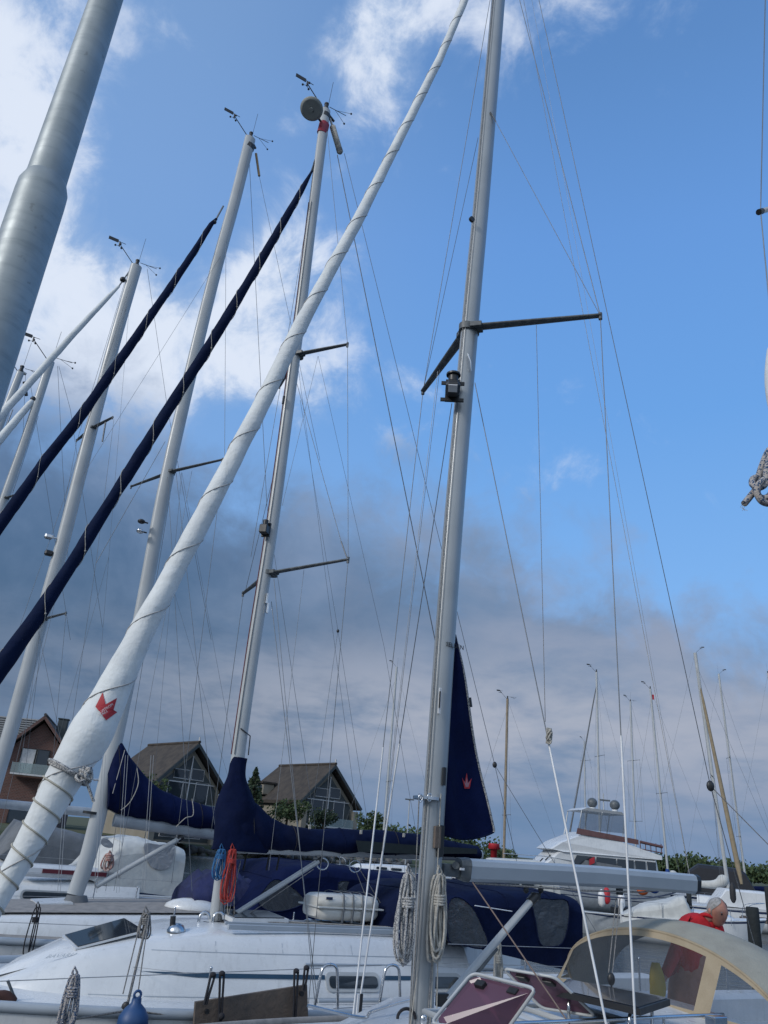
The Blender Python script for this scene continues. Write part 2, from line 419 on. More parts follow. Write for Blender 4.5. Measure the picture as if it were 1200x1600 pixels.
def spreader(mast_o, root_p, tip, w=.05, h=.02, m=None):
    d = (tip-root_p).normalized(); side = d.cross(UP).normalized(); mb = MB()
    mb.tube([root_p, root_p.lerp(tip, .5), tip], [(w, h), (w*.8, h*.9), (w*.55, h*.8)], 10, ell=side)
    mb.box(root_p+d*.05, (.13, w*2.4, h*2.6), (d, side, d.cross(side)))
    mb.tube([tip-UP*.05, tip+UP*.03], h*.9, 6)
    return mb.build('spreader', m or darkalu, mast_o)
def masthead(mast_o, fr, top, sc=1.0, vane=1, light=True, ant=True):
    mb = MB(); f, u = -fr.s, UP
    if light:
        mb.tube([top, top+u*.05*sc], .05*sc, 10); mb.tube([top+u*.05*sc, top+u*.13*sc], .036*sc, 10); mb.tube([top+u*.13*sc, top+u*.155*sc], .042*sc, 10)
        mb.build('masthead_light', black, mast_o)
    a = MB(); e = top+f*.42*sc+u*.36*sc
    a.tube([top+f*.05*sc, e], .009*sc, 6); a.tube([e-u*.06*sc, e+u*.05*sc], .016*sc, 6)
    a.box(e-fr.n*.0+f*.13*sc+u*.05*sc, (.2*sc, .012, .075*sc), (f, fr.n, u)); a.tube([e+u*.05*sc+f*.05*sc, e+u*.05*sc-f*.12*sc], .006*sc, 5)
    for k in range(3):
        w = R(120*k+20); dd = f*math.cos(w)+fr.n*math.sin(w); a.tube([e-u*.05*sc, e-u*.05*sc+dd*.06*sc], .005*sc, 4); a.ball(e-u*.05*sc+dd*.075*sc, .022*sc, 6, 5)
    a.build('wind_sensor', black, mast_o)
    if vane:
        v = MB(); c = top+u*.12*sc-f*.06*sc; q = c-f*.34*sc+u*.02*sc
        v.tube([c, q], .006*sc, 5)
        for sg in (-1, 1): v.tube([c-f*.12*sc, q-f*.04*sc+fr.n*.13*sc*sg-u*.05*sc], .004*sc, 4); v.ball(q-f*.04*sc+fr.n*.13*sc*sg-u*.05*sc, .02*sc, 6, 5)
        v.build('wind_vane', black, mast_o)
    if ant: MB().tube([top+fr.s*.03, top+u*.75*sc+fr.s*.06], .004*sc, 4).build('antenna', black, mast_o)
def furled(root, fr, pts, m, turns=14, name='furled_headsail', off=0.0, seg=36, n=160, amp=.07, lump=.05, seam=None, seed=0):
    """sail rolled round its stay; pts: (x, y, width) read off the photograph, set in the boat's centre plane"""
    ctr = []; rad = []
    for x, y, w in pts:
        p = fr.P(x, y, off); ctr.append(p); rad.append(w/2*depth(p)/FOC)
    seglen = [0]
    for i in range(1, len(ctr)): seglen.append(seglen[-1]+(ctr[i]-ctr[i-1]).length)
    tot = seglen[-1]
    def at(t):
        d = t*tot; i = 0
        while i < len(ctr)-2 and seglen[i+1] < d: i += 1
        u = (d-seglen[i])/(seglen[i+1]-seglen[i]); u = max(0, min(1, u))
        g = lambda L, j: L[max(0, min(len(L)-1, j))]
        def cr(a, b, c, e): return .5*((2*b)+(c-a)*u+(2*a-5*b+4*c-e)*u*u+(3*b-a-3*c+e)*u**3)
        return ctr[i].lerp(ctr[i+1], u), cr(g(rad, i-1), rad[i], rad[i+1], g(rad, i+2))
    ax = (ctr[-1]-ctr[0]).normalized(); U = fr.n.copy(); U = (U-ax*U.dot(ax)).normalized(); Wv = ax.cross(U)
    def surf(t, th, out=0.0):
        c, r = at(t); ph = (th/(2*math.pi)-t*turns) % 1.0
        rr = r*(1-amp/2+amp*ph*ph)
        q = c+U*math.cos(th)*r+Wv*math.sin(th)*r
        rr += r*lump*noise.noise(Vector((q.x*2.2+seed, q.y*2.2, q.z*1.1)))+r*lump*.5*noise.noise(Vector((q.x*7+seed, q.y*7, q.z*4)))
        rr += r*.028*noise.noise(Vector((ph*2.2+seed, t*tot*3.2+ph*2, 5.0)))+r*.02*noise.noise(Vector((ph*7, t*tot*8+ph*5, 9.0)))
        return c+(U*math.cos(th)+Wv*math.sin(th))*(rr+out)
    rings = [[surf(i/n, 2*math.pi*j/seg) for j in range(seg)] for i in range(n+1)]
    tof = lambda y: min((abs(depth_proj(at(i/800)[0])-y), i/800) for i in range(801))[1]
    at.tof = tof
    o = MB().loft(rings).build(name, m, root)
    if seam:
        b = MB(); pts2 = []
        for i in range(int(turns*20)+1):
            t = i/(turns*20); th = 2*math.pi*(t*turns-.02); pts2.append(surf(min(t, 1), th, .0015))
        b.tube(pts2, .0035 if seam is sailseam else .006, 4); b.build('seam', seam, o)
    return o, surf, at
def coil(top, L, w, n, r, m, side, fwd, name, seed=1, wrap=.3):
    """a hank of rope hung up by its top: loops of uneven length and a few turns round the neck"""
    rnd = random.Random(seed); mb = MB()
    for i in range(n):
        l = L*(.86+.14*rnd.random()); ww = w*(.55+.45*rnd.random()); ph = (i/(n-1)-.5) if n > 1 else 0
        o = side*ph*w*.35+fwd*rnd.uniform(-.3, .3)*w*.5; pts = []
        for k in range(20):
            a = 2*math.pi*k/20; zz = -(1-math.cos(a))/2*l
            nar = .62+.38*min(1, (-zz/(l*.75+.001)))**1.3
            sx = math.copysign(abs(math.sin(a))**.6, math.sin(a))
            pts.append(top+UP*zz+side*sx*ww*nar*.42+o*nar*1.3+fwd*math.sin(a*2+i)*w*.12)
        mb.tube(pts, r, 7, closed=True)
    for k in range(4):
        pts = [top-UP*(L*wrap*.72+k*r*1.9)+side*math.cos(a)*w*.3+fwd*math.sin(a)*w*.26 for a in [2*math.pi*j/12 for j in range(12)]]
        mb.tube(pts, r*1.05, 7, closed=True)
    mb.tube([top-UP*L*wrap*.6, top+UP*.02+side*.01, top+UP*.06-side*.02, top+UP*.02-side*.03, top-UP*L*wrap*.5], r, 7)
    return mb.build(name, m, None, loc=top)
def smoothpoly(P, sm=3):
    n = len(P); pts = []
    for i in range(n):
        for k in range(sm):
            u = k/sm; p0, p1, p2, p3 = P[i-1], P[i], P[(i+1) % n], P[(i+2) % n]
            pts.append(.5*((2*p1)+(p2-p0)*u+(2*p0-5*p1+4*p2-p3)*u*u+(3*p1-p0-3*p2+p3)*u**3))
    return pts
def tent(fr, root, name, m, prof, w, parent=None, edge=.22, lumps=.012, holes=(), pane=None):
    """canvas hood: prof (s, z bottom, z top), arched across the boat; holes = photo outlines of the windows on the near side"""
    mb = MB(); rings = []; M_ = 4; pr = []
    for i in range(len(prof)-1):
        for k in range(M_): pr.append(tuple(a+(b-a)*k/M_ for a, b in zip(prof[i], prof[i+1])))
    pr.append(prof[-1])
    for s, zb, zt in pr:
        h = zt-zb; e = min(edge, h*.5)
        half = [(w, zt-e), (w*.975, zt-e*.6), (w*.92, zt-e*.3), (w*.82, zt-e*.1), (w*.6, zt-.01), (w*.3, zt)]
        ring = [(-a, z) for a, z in half]+[(0, zt+.01)]+[(a, z) for a, z in half[::-1]]
        sag = .02*math.sin(math.pi*((s-prof[0][0])/.9 % 1))
        rings.append([fr.W(s, a, z+(lumps*2*noise.noise(Vector((s*3, a*3, z*3)))-sag)*(abs(a) < w*.95)) for a, z in ring])
    mb.loft(rings, closed=False, cap=False)
    from mathutils.geometry import tessellate_polygon
    for sg in (-1, 1):
        out = [fr.W(s, sg*w, zb) for s, zb, zt in pr]+[fr.W(s, sg*w, zt-min(edge, (zt-zb)*.5)) for s, zb, zt in pr[::-1]]
        loops = [out]
        for hpx in holes:
            P = smoothpoly([fr.P(x, y, -w) for x, y in hpx])
            if sg == 1: P = [p+fr.n*2*w for p in P]
            loops.append(P)
        flat = [[Vector((fr.loc(p)[0], fr.loc(p)[2], 0)) for p in L_] for L_ in loops]; vs = [p for L_ in loops for p in L_]
        if holes: mb.add(vs, [list(t) for t in tessellate_polygon(flat)])
        else:
            k = len(pr); mb.add(out, [[i, i+1, 2*k-2-i, 2*k-1-i] for i in range(k-1)])
    s0, zb0, zt0 = prof[0]; s1, zb1, zt1 = prof[-1]
    for s_, zb_, rg in ((s0, zb0, rings[0]), (s1, zb1, rings[-1])): mb.add([fr.W(s_, -w, zb_)]+rg+[fr.W(s_, w, zb_)], [list(range(len(rg)+2))])
    o = mb.build(name, m, parent or root)
    for hpx in holes:
        P = smoothpoly([fr.P(x, y, -w) for x, y in hpx]); MB().prism([p-fr.n*.006 for p in P], fr.n*.003).build('tent_window', pane or vinyl_t, o)
        MB().tube([p-fr.n*.008 for p in P], .009, 5, closed=True).build('window_piping', m, o)
    for s_ in [prof[0][0]+.5+.85*i for i in range(int((prof[-1][0]-prof[0][0]-.6)/.85)+1)]:
        q = min(rings, key=lambda r: abs(fr.loc(r[0])[0]-s_)); MB().tube([p+UP*.004 for p in q], .006, 4).build('seam', m, o)
    return o
def patch(fr, name, m, parent, px, off, thick=.006, sm=3, border=None):
    """panel sewn in the near side of a hood; outline given as photo points in the plane of that side"""
    P = [fr.P(x, y, -off) for x, y in px]; n = len(P)
    pts = []
    for i in range(n):
        for k in range(sm):
            u = k/sm; p0, p1, p2, p3 = P[i-1], P[i], P[(i+1) % n], P[(i+2) % n]
            pts.append(.5*((2*p1)+(p2-p0)*u+(2*p0-5*p1+4*p2-p3)*u*u+(3*p1-p0-3*p2+p3)*u**3))
    o = MB().prism(pts, fr.n*-thick).build(name, m, parent)
    if border: MB().tube([p-fr.n*thick for p in pts], .012, 5, closed=True).build('piping', border, parent)
    return o
def stanchions(fr, root, ss, off, zb, h, m=None):
    for s in ss:
        o = MB(); o.tube([fr.W(s, off, zb), fr.W(s, off, zb+h)], .0125, 8); o.tube([fr.W(s, off, zb), fr.W(s, off, zb+.05)], .022, 8); o.ball(fr.W(s, off, zb+h), .014, 8, 6)
        o.build('stanchion', steel, root)
def hoop(fr, root, s0, s1, off, zb, h, r=.0125, name='gate_hoop'):
    w = s1-s0; P = [fr.W(s0-.05, off, zb), fr.W(s0, off, zb+h*.8), fr.W(s0+.04, off, zb+h*.97), fr.W(s0+.1, off, zb+h), fr.W(s1-.1, off, zb+h), fr.W(s1-.04, off, zb+h*.97), fr.W(s1, off, zb+h*.8), fr.W(s1+.05, off, zb)]
    return MB().tube(vspline(P, 26), r, 8).build(name, steel, root)
def block(p, r, m=None):
    mb = MB(); mb.ball(p, r, 8, 6, (1, .5, 1.3)); return mb
def letters(txt, size, org, ux, uy, m, parent, name='lettering', bend=None, depth_=.0015, align='CENTER'):
    cu = bpy.data.curves.new('t', 'FONT'); cu.body = txt; cu.size = size; cu.align_x = align; cu.extrude = depth_; cu.resolution_u = 2
    t = bpy.data.objects.new('t', cu); C.objects.link(t)
    dg = bpy.context.evaluated_depsgraph_get(); me = bpy.data.meshes.new_from_object(t.evaluated_get(dg)); me.materials.clear()
    bpy.data.objects.remove(t); uz = ux.cross(uy).normalized(); o0 = Vector(parent['_o'])
    for v in me.vertices:
        x, y, z = v.co
        v.co = (bend(x, y, z+.001) if bend else org+ux*x+uy*y+uz*(z+.001))-o0
    me.materials.append(m); o = bpy.data.objects.new(name, me); C.objects.link(o); o.parent = parent; o['_o'] = tuple(o0); return o
# ------------------------------------------------------------------ water, shore, quay
def make_setting():
    W = bpy.data.materials.new('harbour_water'); W.use_nodes = True; nt = W.node_tree; b = nt.nodes['Principled BSDF']; L = nt.links.new
    tc = nt.nodes.new('ShaderNodeTexCoord'); b.inputs['Base Color'].default_value = (.012, .022, .024, 1); b.inputs['Roughness'].default_value = .08
    mp = nt.nodes.new('ShaderNodeMapping'); mp.inputs['Scale'].default_value = (1, 2.4, 1); L(tc.outputs['Object'], mp.inputs[0])
    bp = nt.nodes.new('ShaderNodeBump'); bp.inputs['Strength'].default_value = .9; bp.inputs['Distance'].default_value = .12
    L((noisex(nt, mp.outputs[0], 1.1, 6, .6, .4)+noisex(nt, mp.outputs[0], .22, 3)*.8).k, bp.inputs['Height']); L(bp.outputs[0], b.inputs['Normal'])
    mb = MB(); mb.add([(-3000, -300, 0), (3000, -300, 0), (3000, 5000, 0), (-3000, 5000, 0)], [[0, 1, 2, 3]])
    struct(mb.build('water', W))
    grass = mat('shore_grass', (.05, .065, .025), .95, col2=(.08, .075, .04), nscale=.6)
    mb = MB(); pts = []                      # a low shore behind the houses that bends away to the right
    nx = 60; rings = []
    for i in range(nx+1):
        x = -120+i*8; y0 = 62+max(0, x+40)*1.5 if x < 40 else 182+(x-40)*1.2
        rings.append([Vector((x, y0-1.5, -.4)), Vector((x, y0+.3, .9+.15*noise.noise(Vector((x*.2, 0, 0))))), Vector((x, y0+6, 1.4)), Vector((x, y0+400, 3.5))])
    mb.loft(rings, closed=False, cap=False); struct(mb.build('shore', grass))
    stone = mat('quay_stone', (.12, .12, .115), .95, col2=(.06, .06, .06), nscale=2.5, bump=1, bscale=3)
    mb = MB(); rnd = random.Random(3)
    for i in range(260):
        x = -52+rnd.random()*62; y0 = 62+max(0, x+40)*1.5; q = Vector((x, y0-1.2+rnd.random()*1.6, rnd.uniform(-.1, .9)))
        mb.ball(q, rnd.uniform(.35, .75), 6, 5, (1, .8, .7))
    struct(mb.build('stone_revetment', stone), 'stuff')
    conc = mat('pontoon_deck', (.22, .2, .18), .85, nscale=3, bump=.4)
    mb = MB(); mb.box((-1.6, -.6, .92), (2.2, 5, .22), (Vector((1, 0, 0)), Vector((0, 1, 0)), UP))
    for i in range(30): mb.box((-1.6, -3+.17*i, 1.045), (2.2, .15, .03))
    struct(mb.build('pontoon', conc))
make_setting()
# ------------------------------------------------------------------ lamp post close by on the pontoon
def make_post():
    Y = 1.75
    b = atY(-15, 560, Y); t = atY(167, 0, Y); j = atY(69, 290, Y)
    ax = (t-b).normalized(); base = Vector((j.x, j.y, 1.06)); top = Vector((j.x, j.y, 6.2))
    r1 = 40.5*depth(atY(40, 410, Y))/FOC*.965; r2 = 23.5*depth(t)/FOC*.95; rj = 30.5*depth(j)/FOC
    root = thing('lamp_post', 'thick galvanised steel post with a stepped joint, closest thing at the left edge', 'post', base)
    f = lambda z: Vector((j.x, j.y, z))
    mb = MB(); mb.tube([f(1.06), f(j.z-.05), f(j.z-.015), f(j.z+.02)], [r1, r1, r1*.985, rj*1.0], 48); mb.build('lower_shaft', galv, root)
    mb = MB(); mb.tube([f(j.z+.012), f(j.z+.1), f(6.2)], [rj*.985, rj*.97, r2*.85], 48); mb.build('upper_shaft', galv, root)
    mb = MB(); mb.tube([f(j.z+.014), f(j.z+.022)], rj*1.004, 48); mb.build('weld_bead', galv, root)
    mb = MB(); mb.tube([f(1.045), f(1.07)], r1*2.2, 24)
    for k in range(4): mb.tube([f(1.07)+Vector((math.cos(k*R(90)), math.sin(k*R(90)), 0))*r1*1.7, f(1.1)+Vector((math.cos(k*R(90)), math.sin(k*R(90)), 0))*r1*1.7], .014, 6)
    mb.build('base_plate', galv, root)
    mb = MB(); mb.tube([f(6.2), f(6.35)], r2*.8, 16); mb.ball(f(6.5), .2, 16, 10, (1, 1, .6)); mb.build('lamp_head', galv, root)
make_post()
from mathutils.bvhtree import BVHTree
def decal(target, name, m, polys, out=.004, parent=None, sub=2):
    """a flat emblem stuck on a surface: outline points found where the sight line meets that surface"""
    o0 = Vector(target['_o']); me = target.data
    tree = BVHTree.FromPolygons([v.co+o0 for v in me.vertices], [tuple(p.vertices) for p in me.polygons])
    bm = bmesh.new()
    from mathutils.geometry import tessellate_polygon
    for poly in polys:
        vs = [bm.verts.new((x, y, 0)) for x, y in poly]
        for t in tessellate_polygon([[Vector((x, y, 0)) for x, y in poly]]): bm.faces.new([vs[i] for i in t])
    bmesh.ops.subdivide_edges(bm, edges=bm.edges[:], cuts=sub, use_grid_fill=True)
    for v in bm.verts:
        d = ray(v.co.x, v.co.y).normalized(); h = tree.ray_cast(EYE, d)
        v.co = (h[0]-d*out if h[0] else EYE+d*6)-o0
    mesh = bpy.data.meshes.new(name); bm.to_mesh(mesh); bm.free(); mesh.materials.append(m)
    o = bpy.data.objects.new(name, mesh); C.objects.link(o); o.parent = parent or target; o['_o'] = tuple(o0); return o
def decal_text(target, txt, px, py, size, ang, m, out=.006):
    o0 = Vector(target['_o']); me = target.data
    tree = BVHTree.FromPolygons([v.co+o0 for v in me.vertices], [tuple(p.vertices) for p in me.polygons])
    c, s_ = math.cos(R(ang)), math.sin(R(ang))
    def bend(x, y, z):
        X_, Y_ = px+x*c+y*s_, py-(y*c-x*s_)
        d = ray(X_, Y_).normalized(); h = tree.ray_cast(EYE, d); return (h[0]-d*(out+z*0) if h[0] else EYE+d*6)
    return letters(txt, size, None, Vector((1, 0, 0)), Vector((0, 1, 0)), m, target, 'lettering', bend, 0)
import bmesh
# ------------------------------------------------------------------ nearest yacht
def yacht_main():
    M = atz(660, 1590, 1.5); f = Frame(M); P = f.P; W = f.W
    root = thing('sailing_yacht', 'nearest sailing yacht with tall grey mast, white furled headsail and beige sprayhood', 'sailing yacht', (M.x, M.y, 0))
    H = (-3.75, 6.2, 3.3, 1.12, .12)
    hull(f, root, H, gel, bands=(('hull_stripe', .12, .18, navyhull),)); deck(f, root, H, nonskid); rail(f, root, H, teak)
    coachroof(f, root, [(-2.3, .3, .2, 1.16, 1.18), (-2.0, .55, .42, 1.14, 1.24), (-1.2, .8, .66, 1.12, 1.3), (-.3, .95, .8, 1.12, 1.34), (.25, 1.02, .9, 1.12, 1.5), (1.5, 1.12, .98, 1.12, 1.56), (2.7, 1.18, 1.02, 1.12, 1.58)], gel)
    # cockpit
    mb = MB()
    for sg in (-1, 1): mb.box(W(4.4, sg*.95, 1.3), (3.4, .3, .36), (f.s, f.n, UP), .05)
    mb.box(W(4.4, 0, 1.19), (3.4, 1.7, .04), (f.s, f.n, UP)); mb.build('cockpit', gel, root)
    # mast
    pts = [P(x, y) for x, y in ((657.5, 1600), (663, 1500), (679, 1250), (706, 850), (737, 480), (753.5, 300), (778.5, 0))]
    d = (pts[-1]-pts[-2]).normalized(); pts.append(pts[-1]+d*1.2); pts[0] = pts[0]-UP*.25
    ms = spar(root, 'mast', vspline(pts, 40), .104, .074, alu, f.s, 32); top = pts[-1]
    masthead(ms, f, top)
    # groove and halyards up the front of the mast
    g = vspline([p-f.s*.112-f.n*.03 for p in pts], 30)
    MB().tube(g, .005, 6).build('halyard', ropeg, root)
    MB().tube([p-f.s*.095-f.n*.05 for p in vspline(pts, 30)], .0035, 6).build('seam', wire_l, ms)
    for px0, py0, px1, py1, off, mt in ((655, 1240, 640, 1600, -.09, ropeg), (689, 1240, 672, 1600, -.1, ropew), (676, 1480, 668, 1600, -.12, ropeg), (686, 1400, 682, 1600, -.13, ropew), (655, 1500, 641, 1605, -.1, ropew)):
        wire(root, P(px0, py0, off), P(px1, py1, off), .0055, mt, 'halyard')
    # mast fittings
    def plate(x, y, w, h, m, name='mast_fitting', out=.085, t=.012):
        c = P(x, y, -out); k = depth(c)/FOC; mb = MB(); mb.box(c, (w*k*1.25, t, h*k), (f.s, f.n, UP), .003); return mb.build(name, m, ms)
    plate(694, 1213, 5.5, 27, black, 'halyard_exit'); plate(687, 1095, 4, 40, white, 'track_slide'); plate(687, 1093, 1.8, 26, black, 'track_slot', .1)
    plate(688, 1314, 9, 46, black, 'gooseneck_bracket', .08, .03); plate(683, 1308, 9, 32, wood, 'wooden_pad', .09, .03)
    mb = MB(); c = P(667, 1247); mb.tube([c+UP*.01, c-UP*.015], .118, 20); mb.build('mast_band', steel, ms)
    for x, y in ((657, 1247), (671, 1246)):
        q = P(x, y, -.1); mb = MB(); mb.tube([q+f.s*.02*math.cos(a)-f.n*.0+UP*.03*math.sin(a) for a in [k*math.pi/6 for k in range(12)]], .006, 6, closed=True); mb.build('mast_eye', steel, ms)
    mb = MB(); c = P(736, 344, -.07); mb.tube([c, c-f.n*.03], .035, 12); mb.build('halyard_box', black, ms)
    mb = MB(); q0 = P(731, 553, -.09); q1 = P(736, 580, -.09); mb.tube([q0, q0.lerp(q1, .5)-f.n*.02, q1], .007, 6); mb.build('flag_clip', steel, ms)
    letters('SELDEN', .058, P(697, 1009, -.082), (P(713, 1013, -.082)-P(697, 1009, -.082)).normalized(), UP, black, ms, align='LEFT')
    # foredeck light and horn on the front of the mast
    lc = P(707, 612, -.06); fw = (-f.s*.55-f.n*.8).normalized(); sd_ = fw.cross(UP)
    dl = MB(); dl.box(lc+fw*.015, (.03, .15, .26), (fw, sd_, UP)); dl.box(lc+fw*.1-UP*.02, (.16, .14, .15), (fw, sd_, UP), .03)
    dl.tube([lc+fw*.1+UP*.05, lc+fw*.1+UP*.13], .052, 14); dl.tube([lc+fw*.1+UP*.13, lc+fw*.1+UP*.15], .075, 14)
    dl.box(lc+fw*.17-UP*.06, (.12, .15, .13), ((fw-UP*.8).normalized(), sd_, (UP+fw*.8).normalized()), .03)
    for a, b in ((-.08, .1), (-.08, -.1), (.08, .1), (.08, -.1)): dl.box(lc+sd_*a*1.2+UP*b, (.02, .05, .04), (fw, sd_, UP))
    dl = dl.build('deck_light', black, ms)
    mb = MB(); mb.box(lc+fw*.225-UP*.1, (.012, .09, .08), ((fw*.55-UP).normalized(), sd_, (UP*.6+fw).normalized())); mb.build('lamp_lens', white, dl)
    # spreaders
    rt = P(733, 515); tn = atz(938, 493, rt.z+.02); tf = atz(661, 611, rt.z+.02)
    spreader(ms, rt-f.n*.05, tn, .062, .024); spreader(ms, rt+f.n*.05, tf, .062, .024)
    mb = MB(); mb.tube([rt-UP*.04, rt+UP*.04], [(.125, .095)]*2, 20, ell=f.s.copy()); mb.build('spreader_bracket', darkalu, ms)
    # standing rigging
    hd = top-UP*.1
    cn = P(992, 1590, -1.4); cn2 = P(945, 1590, -1.4); cf = P(555, 1557, 1.4); cf2 = P(563, 1557, 1.4)
    ext = lambda a, b, z: a+(b-a)*((z-a.z)/(b.z-a.z))
    wire(root, tn, ext(tn, P(812, 0, -.28), hd.z), .0045); wire(root, tf, ext(tf, P(764, 10, .3), hd.z), .0045)
    wire(root, tn, ext(tn, cn, 1.2), .0045); wire(root, P(742, 598, -.07), ext(P(742, 598, -.07), cn2, 1.2), .0045)
    wire(root, tf, ext(tf, cf, 1.2), .0045); wire(root, P(706, 630, .07), ext(P(706, 630, .07), cf2, 1.2), .0045)
    wire(root, P(765, 172, -.06), tn, .0035, name='shroud'); wire(root, P(747, 215, .06), tf, .0035)
    wire(root, P(766, 175, -.08), P(775, 190, -.1), .008, wire_m, 'shroud_terminal')
    for a, b, y, x in ((tn, cn, 1150, 967), (P(742, 598, -.07), cn2, 1158, 858), (tf, cf, 1168, 597), (P(706, 630, .07), cf2, 1163, 623)):
        off = -1.0 if a.x > 0 and b is cn or b is cn2 else 1.0; aa = a; bb = ext(a, b, 1.25)
        best = min((abs(depth_proj(aa.lerp(bb, i/400))-y), i) for i in range(401))[1]; q = aa.lerp(bb, best/400)
        wire(root, q, bb, .0095, whitetube, 'shroud_cover')
    wire(root, P(838, 508, -.55), P(852, 1128, -.9), .0028, ropeg, 'flag_halyard'); wire(root, P(687, 578, .7), P(597, 1330, 1.0), .0028, ropeg, 'flag_halyard')
    wire(root, P(684, 580, .7), P(606, 1240, 1.0), .0028, wire_l, 'flag_halyard')
    bl = P(1110, 1228); hb = ext(P(1057, 1000), P(842, 0), hd.z)
    wire(root, hb, bl, .0045, name='backstay')
    for n_ in (-1.1, 1.1): wire(root, bl, W(6.0, n_, 1.3), .005, ropeg, 'backstay_leg')
    block(bl, .045).build('backstay_block', black, root)
    wire(root, P(846, 0) if False else ext(P(1009, 1000), P(885, 350), hd.z), P(1078, 1370), .0028, ropew, 'topping_lift')
    wire(root, ext(P(940, 480), P(833, 0), hd.z), P(1078, 1368), .002, wire_l, 'topping_lift')
    # knot where the flag line is tied to the shroud cover
    k = P(858, 1150, -1.0)
    mb = MB(); rnd = random.Random(5)
    for i in range(6): 
        mb.tube(vspline([k+Vector((rnd.uniform(-.02, .02), rnd.uniform(-.02, .02), rnd.uniform(-.06, .06))) for _ in range(5)], 14), .008, 6)
    tag(mb.build('rope_knot', ropew, None, loc=k), 'small bunch of knotted cord on the wire to the right of the grey mast', 'knot')
    # mainsail rolled inside the mast with its blue leech strip standing out
    cl = [(712, 992), (722, 1045), (731, 1095), (741, 1150), (750, 1200), (760, 1250), (771, 1296)]
    lf = [(705, 992), (702, 1045), (698, 1095), (692, 1150), (688, 1200), (685, 1250), (690, 1300)]
    mb = MB(); rings = []
    for a, b in zip(vspline([P(x, y) for x, y in lf], 40), vspline([P(x, y) for x, y in cl], 40)):
        rings.append([a.lerp(b, u)+f.n*(.05*noise.noise(Vector((a.z*1.3, u*3, 0)))+.018*math.sin(u*9+a.z)) for u in [j/14 for j in range(15)]])
    lowc = rings[-1]; rings.append([p-UP*(.02+.05*math.sin(j/14*3.1)) for j, p in enumerate(lowc)])
    for sgn in (0, 1): mb.loft([[p+f.n*.008*sgn for p in r] for r in rings], closed=False, cap=False)
    sl = mb.build('mainsail_leech', navy2, root)
    MB().tube([r[-1] for r in rings], .013, 6).build('leech_rope', fleck, sl); MB().tube(rings[-1], .008, 6).build('foot_hem', navy, sl)
    wire(root, P(733, 1090), P(735, 1105), .02, black, 'clew_plate')
    cr = [(721.9, 1214.6), (726, 1223), (729.2, 1207.3), (731.8, 1223.3), (737, 1216), (733.6, 1232.1), (726, 1232.1)]
    decal(sl, 'crown_emblem', red, [cr], .012); cc = (729.5, 1223)
    decal(sl, 'crown_centre', mat('pale_pink', (.35, .18, .22), .7), [[(cc[0]+(x-cc[0])*.62, cc[1]+1+(y-cc[1])*.62) for x, y in cr]], .016)
    # boom
    def bsec(px, w, h):
        c = P(*px); k = depth(c)/FOC; h_ = h*k/2
        return [c+f.n*a*w+UP*b*h_ for a, b in ((-.5, .35), (-.42, .8), (-.2, 1), (.2, 1), (.42, .8), (.5, .35), (.42, -.7), (.25, -1), (-.25, -1), (-.42, -.7))]
    mb = MB(); mb.loft([bsec((728, 1359), .15, 33), bsec((932, 1369), .15, 30), bsec((1081, 1381), .15, 28)], smooth=False); bm_ = mb.build('boom', boommat, root)
    mb = MB(); mb.loft([bsec((1081, 1381), .156, 29), bsec((1087, 1381.5), .15, 27)], smooth=False); mb.build('boom_end_cap', black, bm_)
    mb = MB(); mb.loft([bsec((716, 1357), .11, 30), bsec((729, 1359), .155, 35)], smooth=False); mb.box(P(706, 1360), (.2, .05, .1), (f.s, f.n, UP)); mb.tube([P(712, 1352, -.06), P(712, 1352, .06)], .03, 10)
    mb.build('gooseneck', darkalu, bm_); mb = MB(); mb.box(P(722, 1358, -.085), (.045, .01, .018), (f.s, f.n, UP)); mb.build('maker_plate', white, bm_)
    MB().tube([P(742, 1380, -.03), P(820, 1385, -.05), P(900, 1391, -.05), P(1000, 1394, -.03), P(1040, 1390, -.02)], .008, 6).build('reefing_line', ropeg, root)
    MB().tube(vspline([P(870, 1388, -.05), P(935, 1399, -.05), (P(1000, 1404, -.04)), P(1050, 1396, -.03), P(1075, 1384, -.03)], 20), .007, 6).build('outhaul_line', mat('blue_grey_rope', (.1, .12, .18), .9), root)
    for x in (822, 845): block(P(x, 1390, -.03), .025).build('boom_block', black, bm_)
    # rigid vang
    a, b = P(697, 1562), P(833, 1404)
    vg = MB(); vg.tube([a, b], [(.036, .03)]*2, 14, ell=f.n.copy()); vg = vg.build('vang', alu_w, root)
    MB().tube([b-(b-a)*.04, b+(b-a)*.03], .042, 12).build('vang_fitting', black, vg)
    MB().tube([a-UP*.06+f.s*.02, a.lerp(b, .55)-UP*.05], .022, 10).build('vang_spring', darkalu, vg)
    mb = MB(); mb.box(a-f.s*.04, (.1, .05, .09), (f.s, f.n, UP)); mb.box(b+f.s*.03+UP*.02, (.09, .04, .06), (f.s, f.n, UP)); mb.build('vang_bracket', black, vg)
    for o in (.012, -.012): wire(root, P(714, 1560, o), P(826, 1412, o), .004, ropew, 'vang_line')
    # mainsheet
    mb = MB(); mb.box(P(968, 1392, -.02), (.06, .04, .07), (f.s, f.n, UP)); mb.build('mainsheet_bracket', black, root)
    for dx in (-3, 3): wire(root, P(966+dx, 1402, -.03), P(954+dx, 1520, -.2), .005, ropeg, 'mainsheet')
    q = P(955, 1530, -.2); mb = MB(); mb.ball(q, .035, 8, 6, (1, .6, 1.5)); mb.tube([q-UP*.03, q-UP*.11], .008, 6); mb.build('mainsheet_block', black, root)
    # line from the gooseneck across to the deck
    wire(root, P(738, 1378, -.05), P(898, 1612, -.9), .006, ropebr, 'reefing_line')
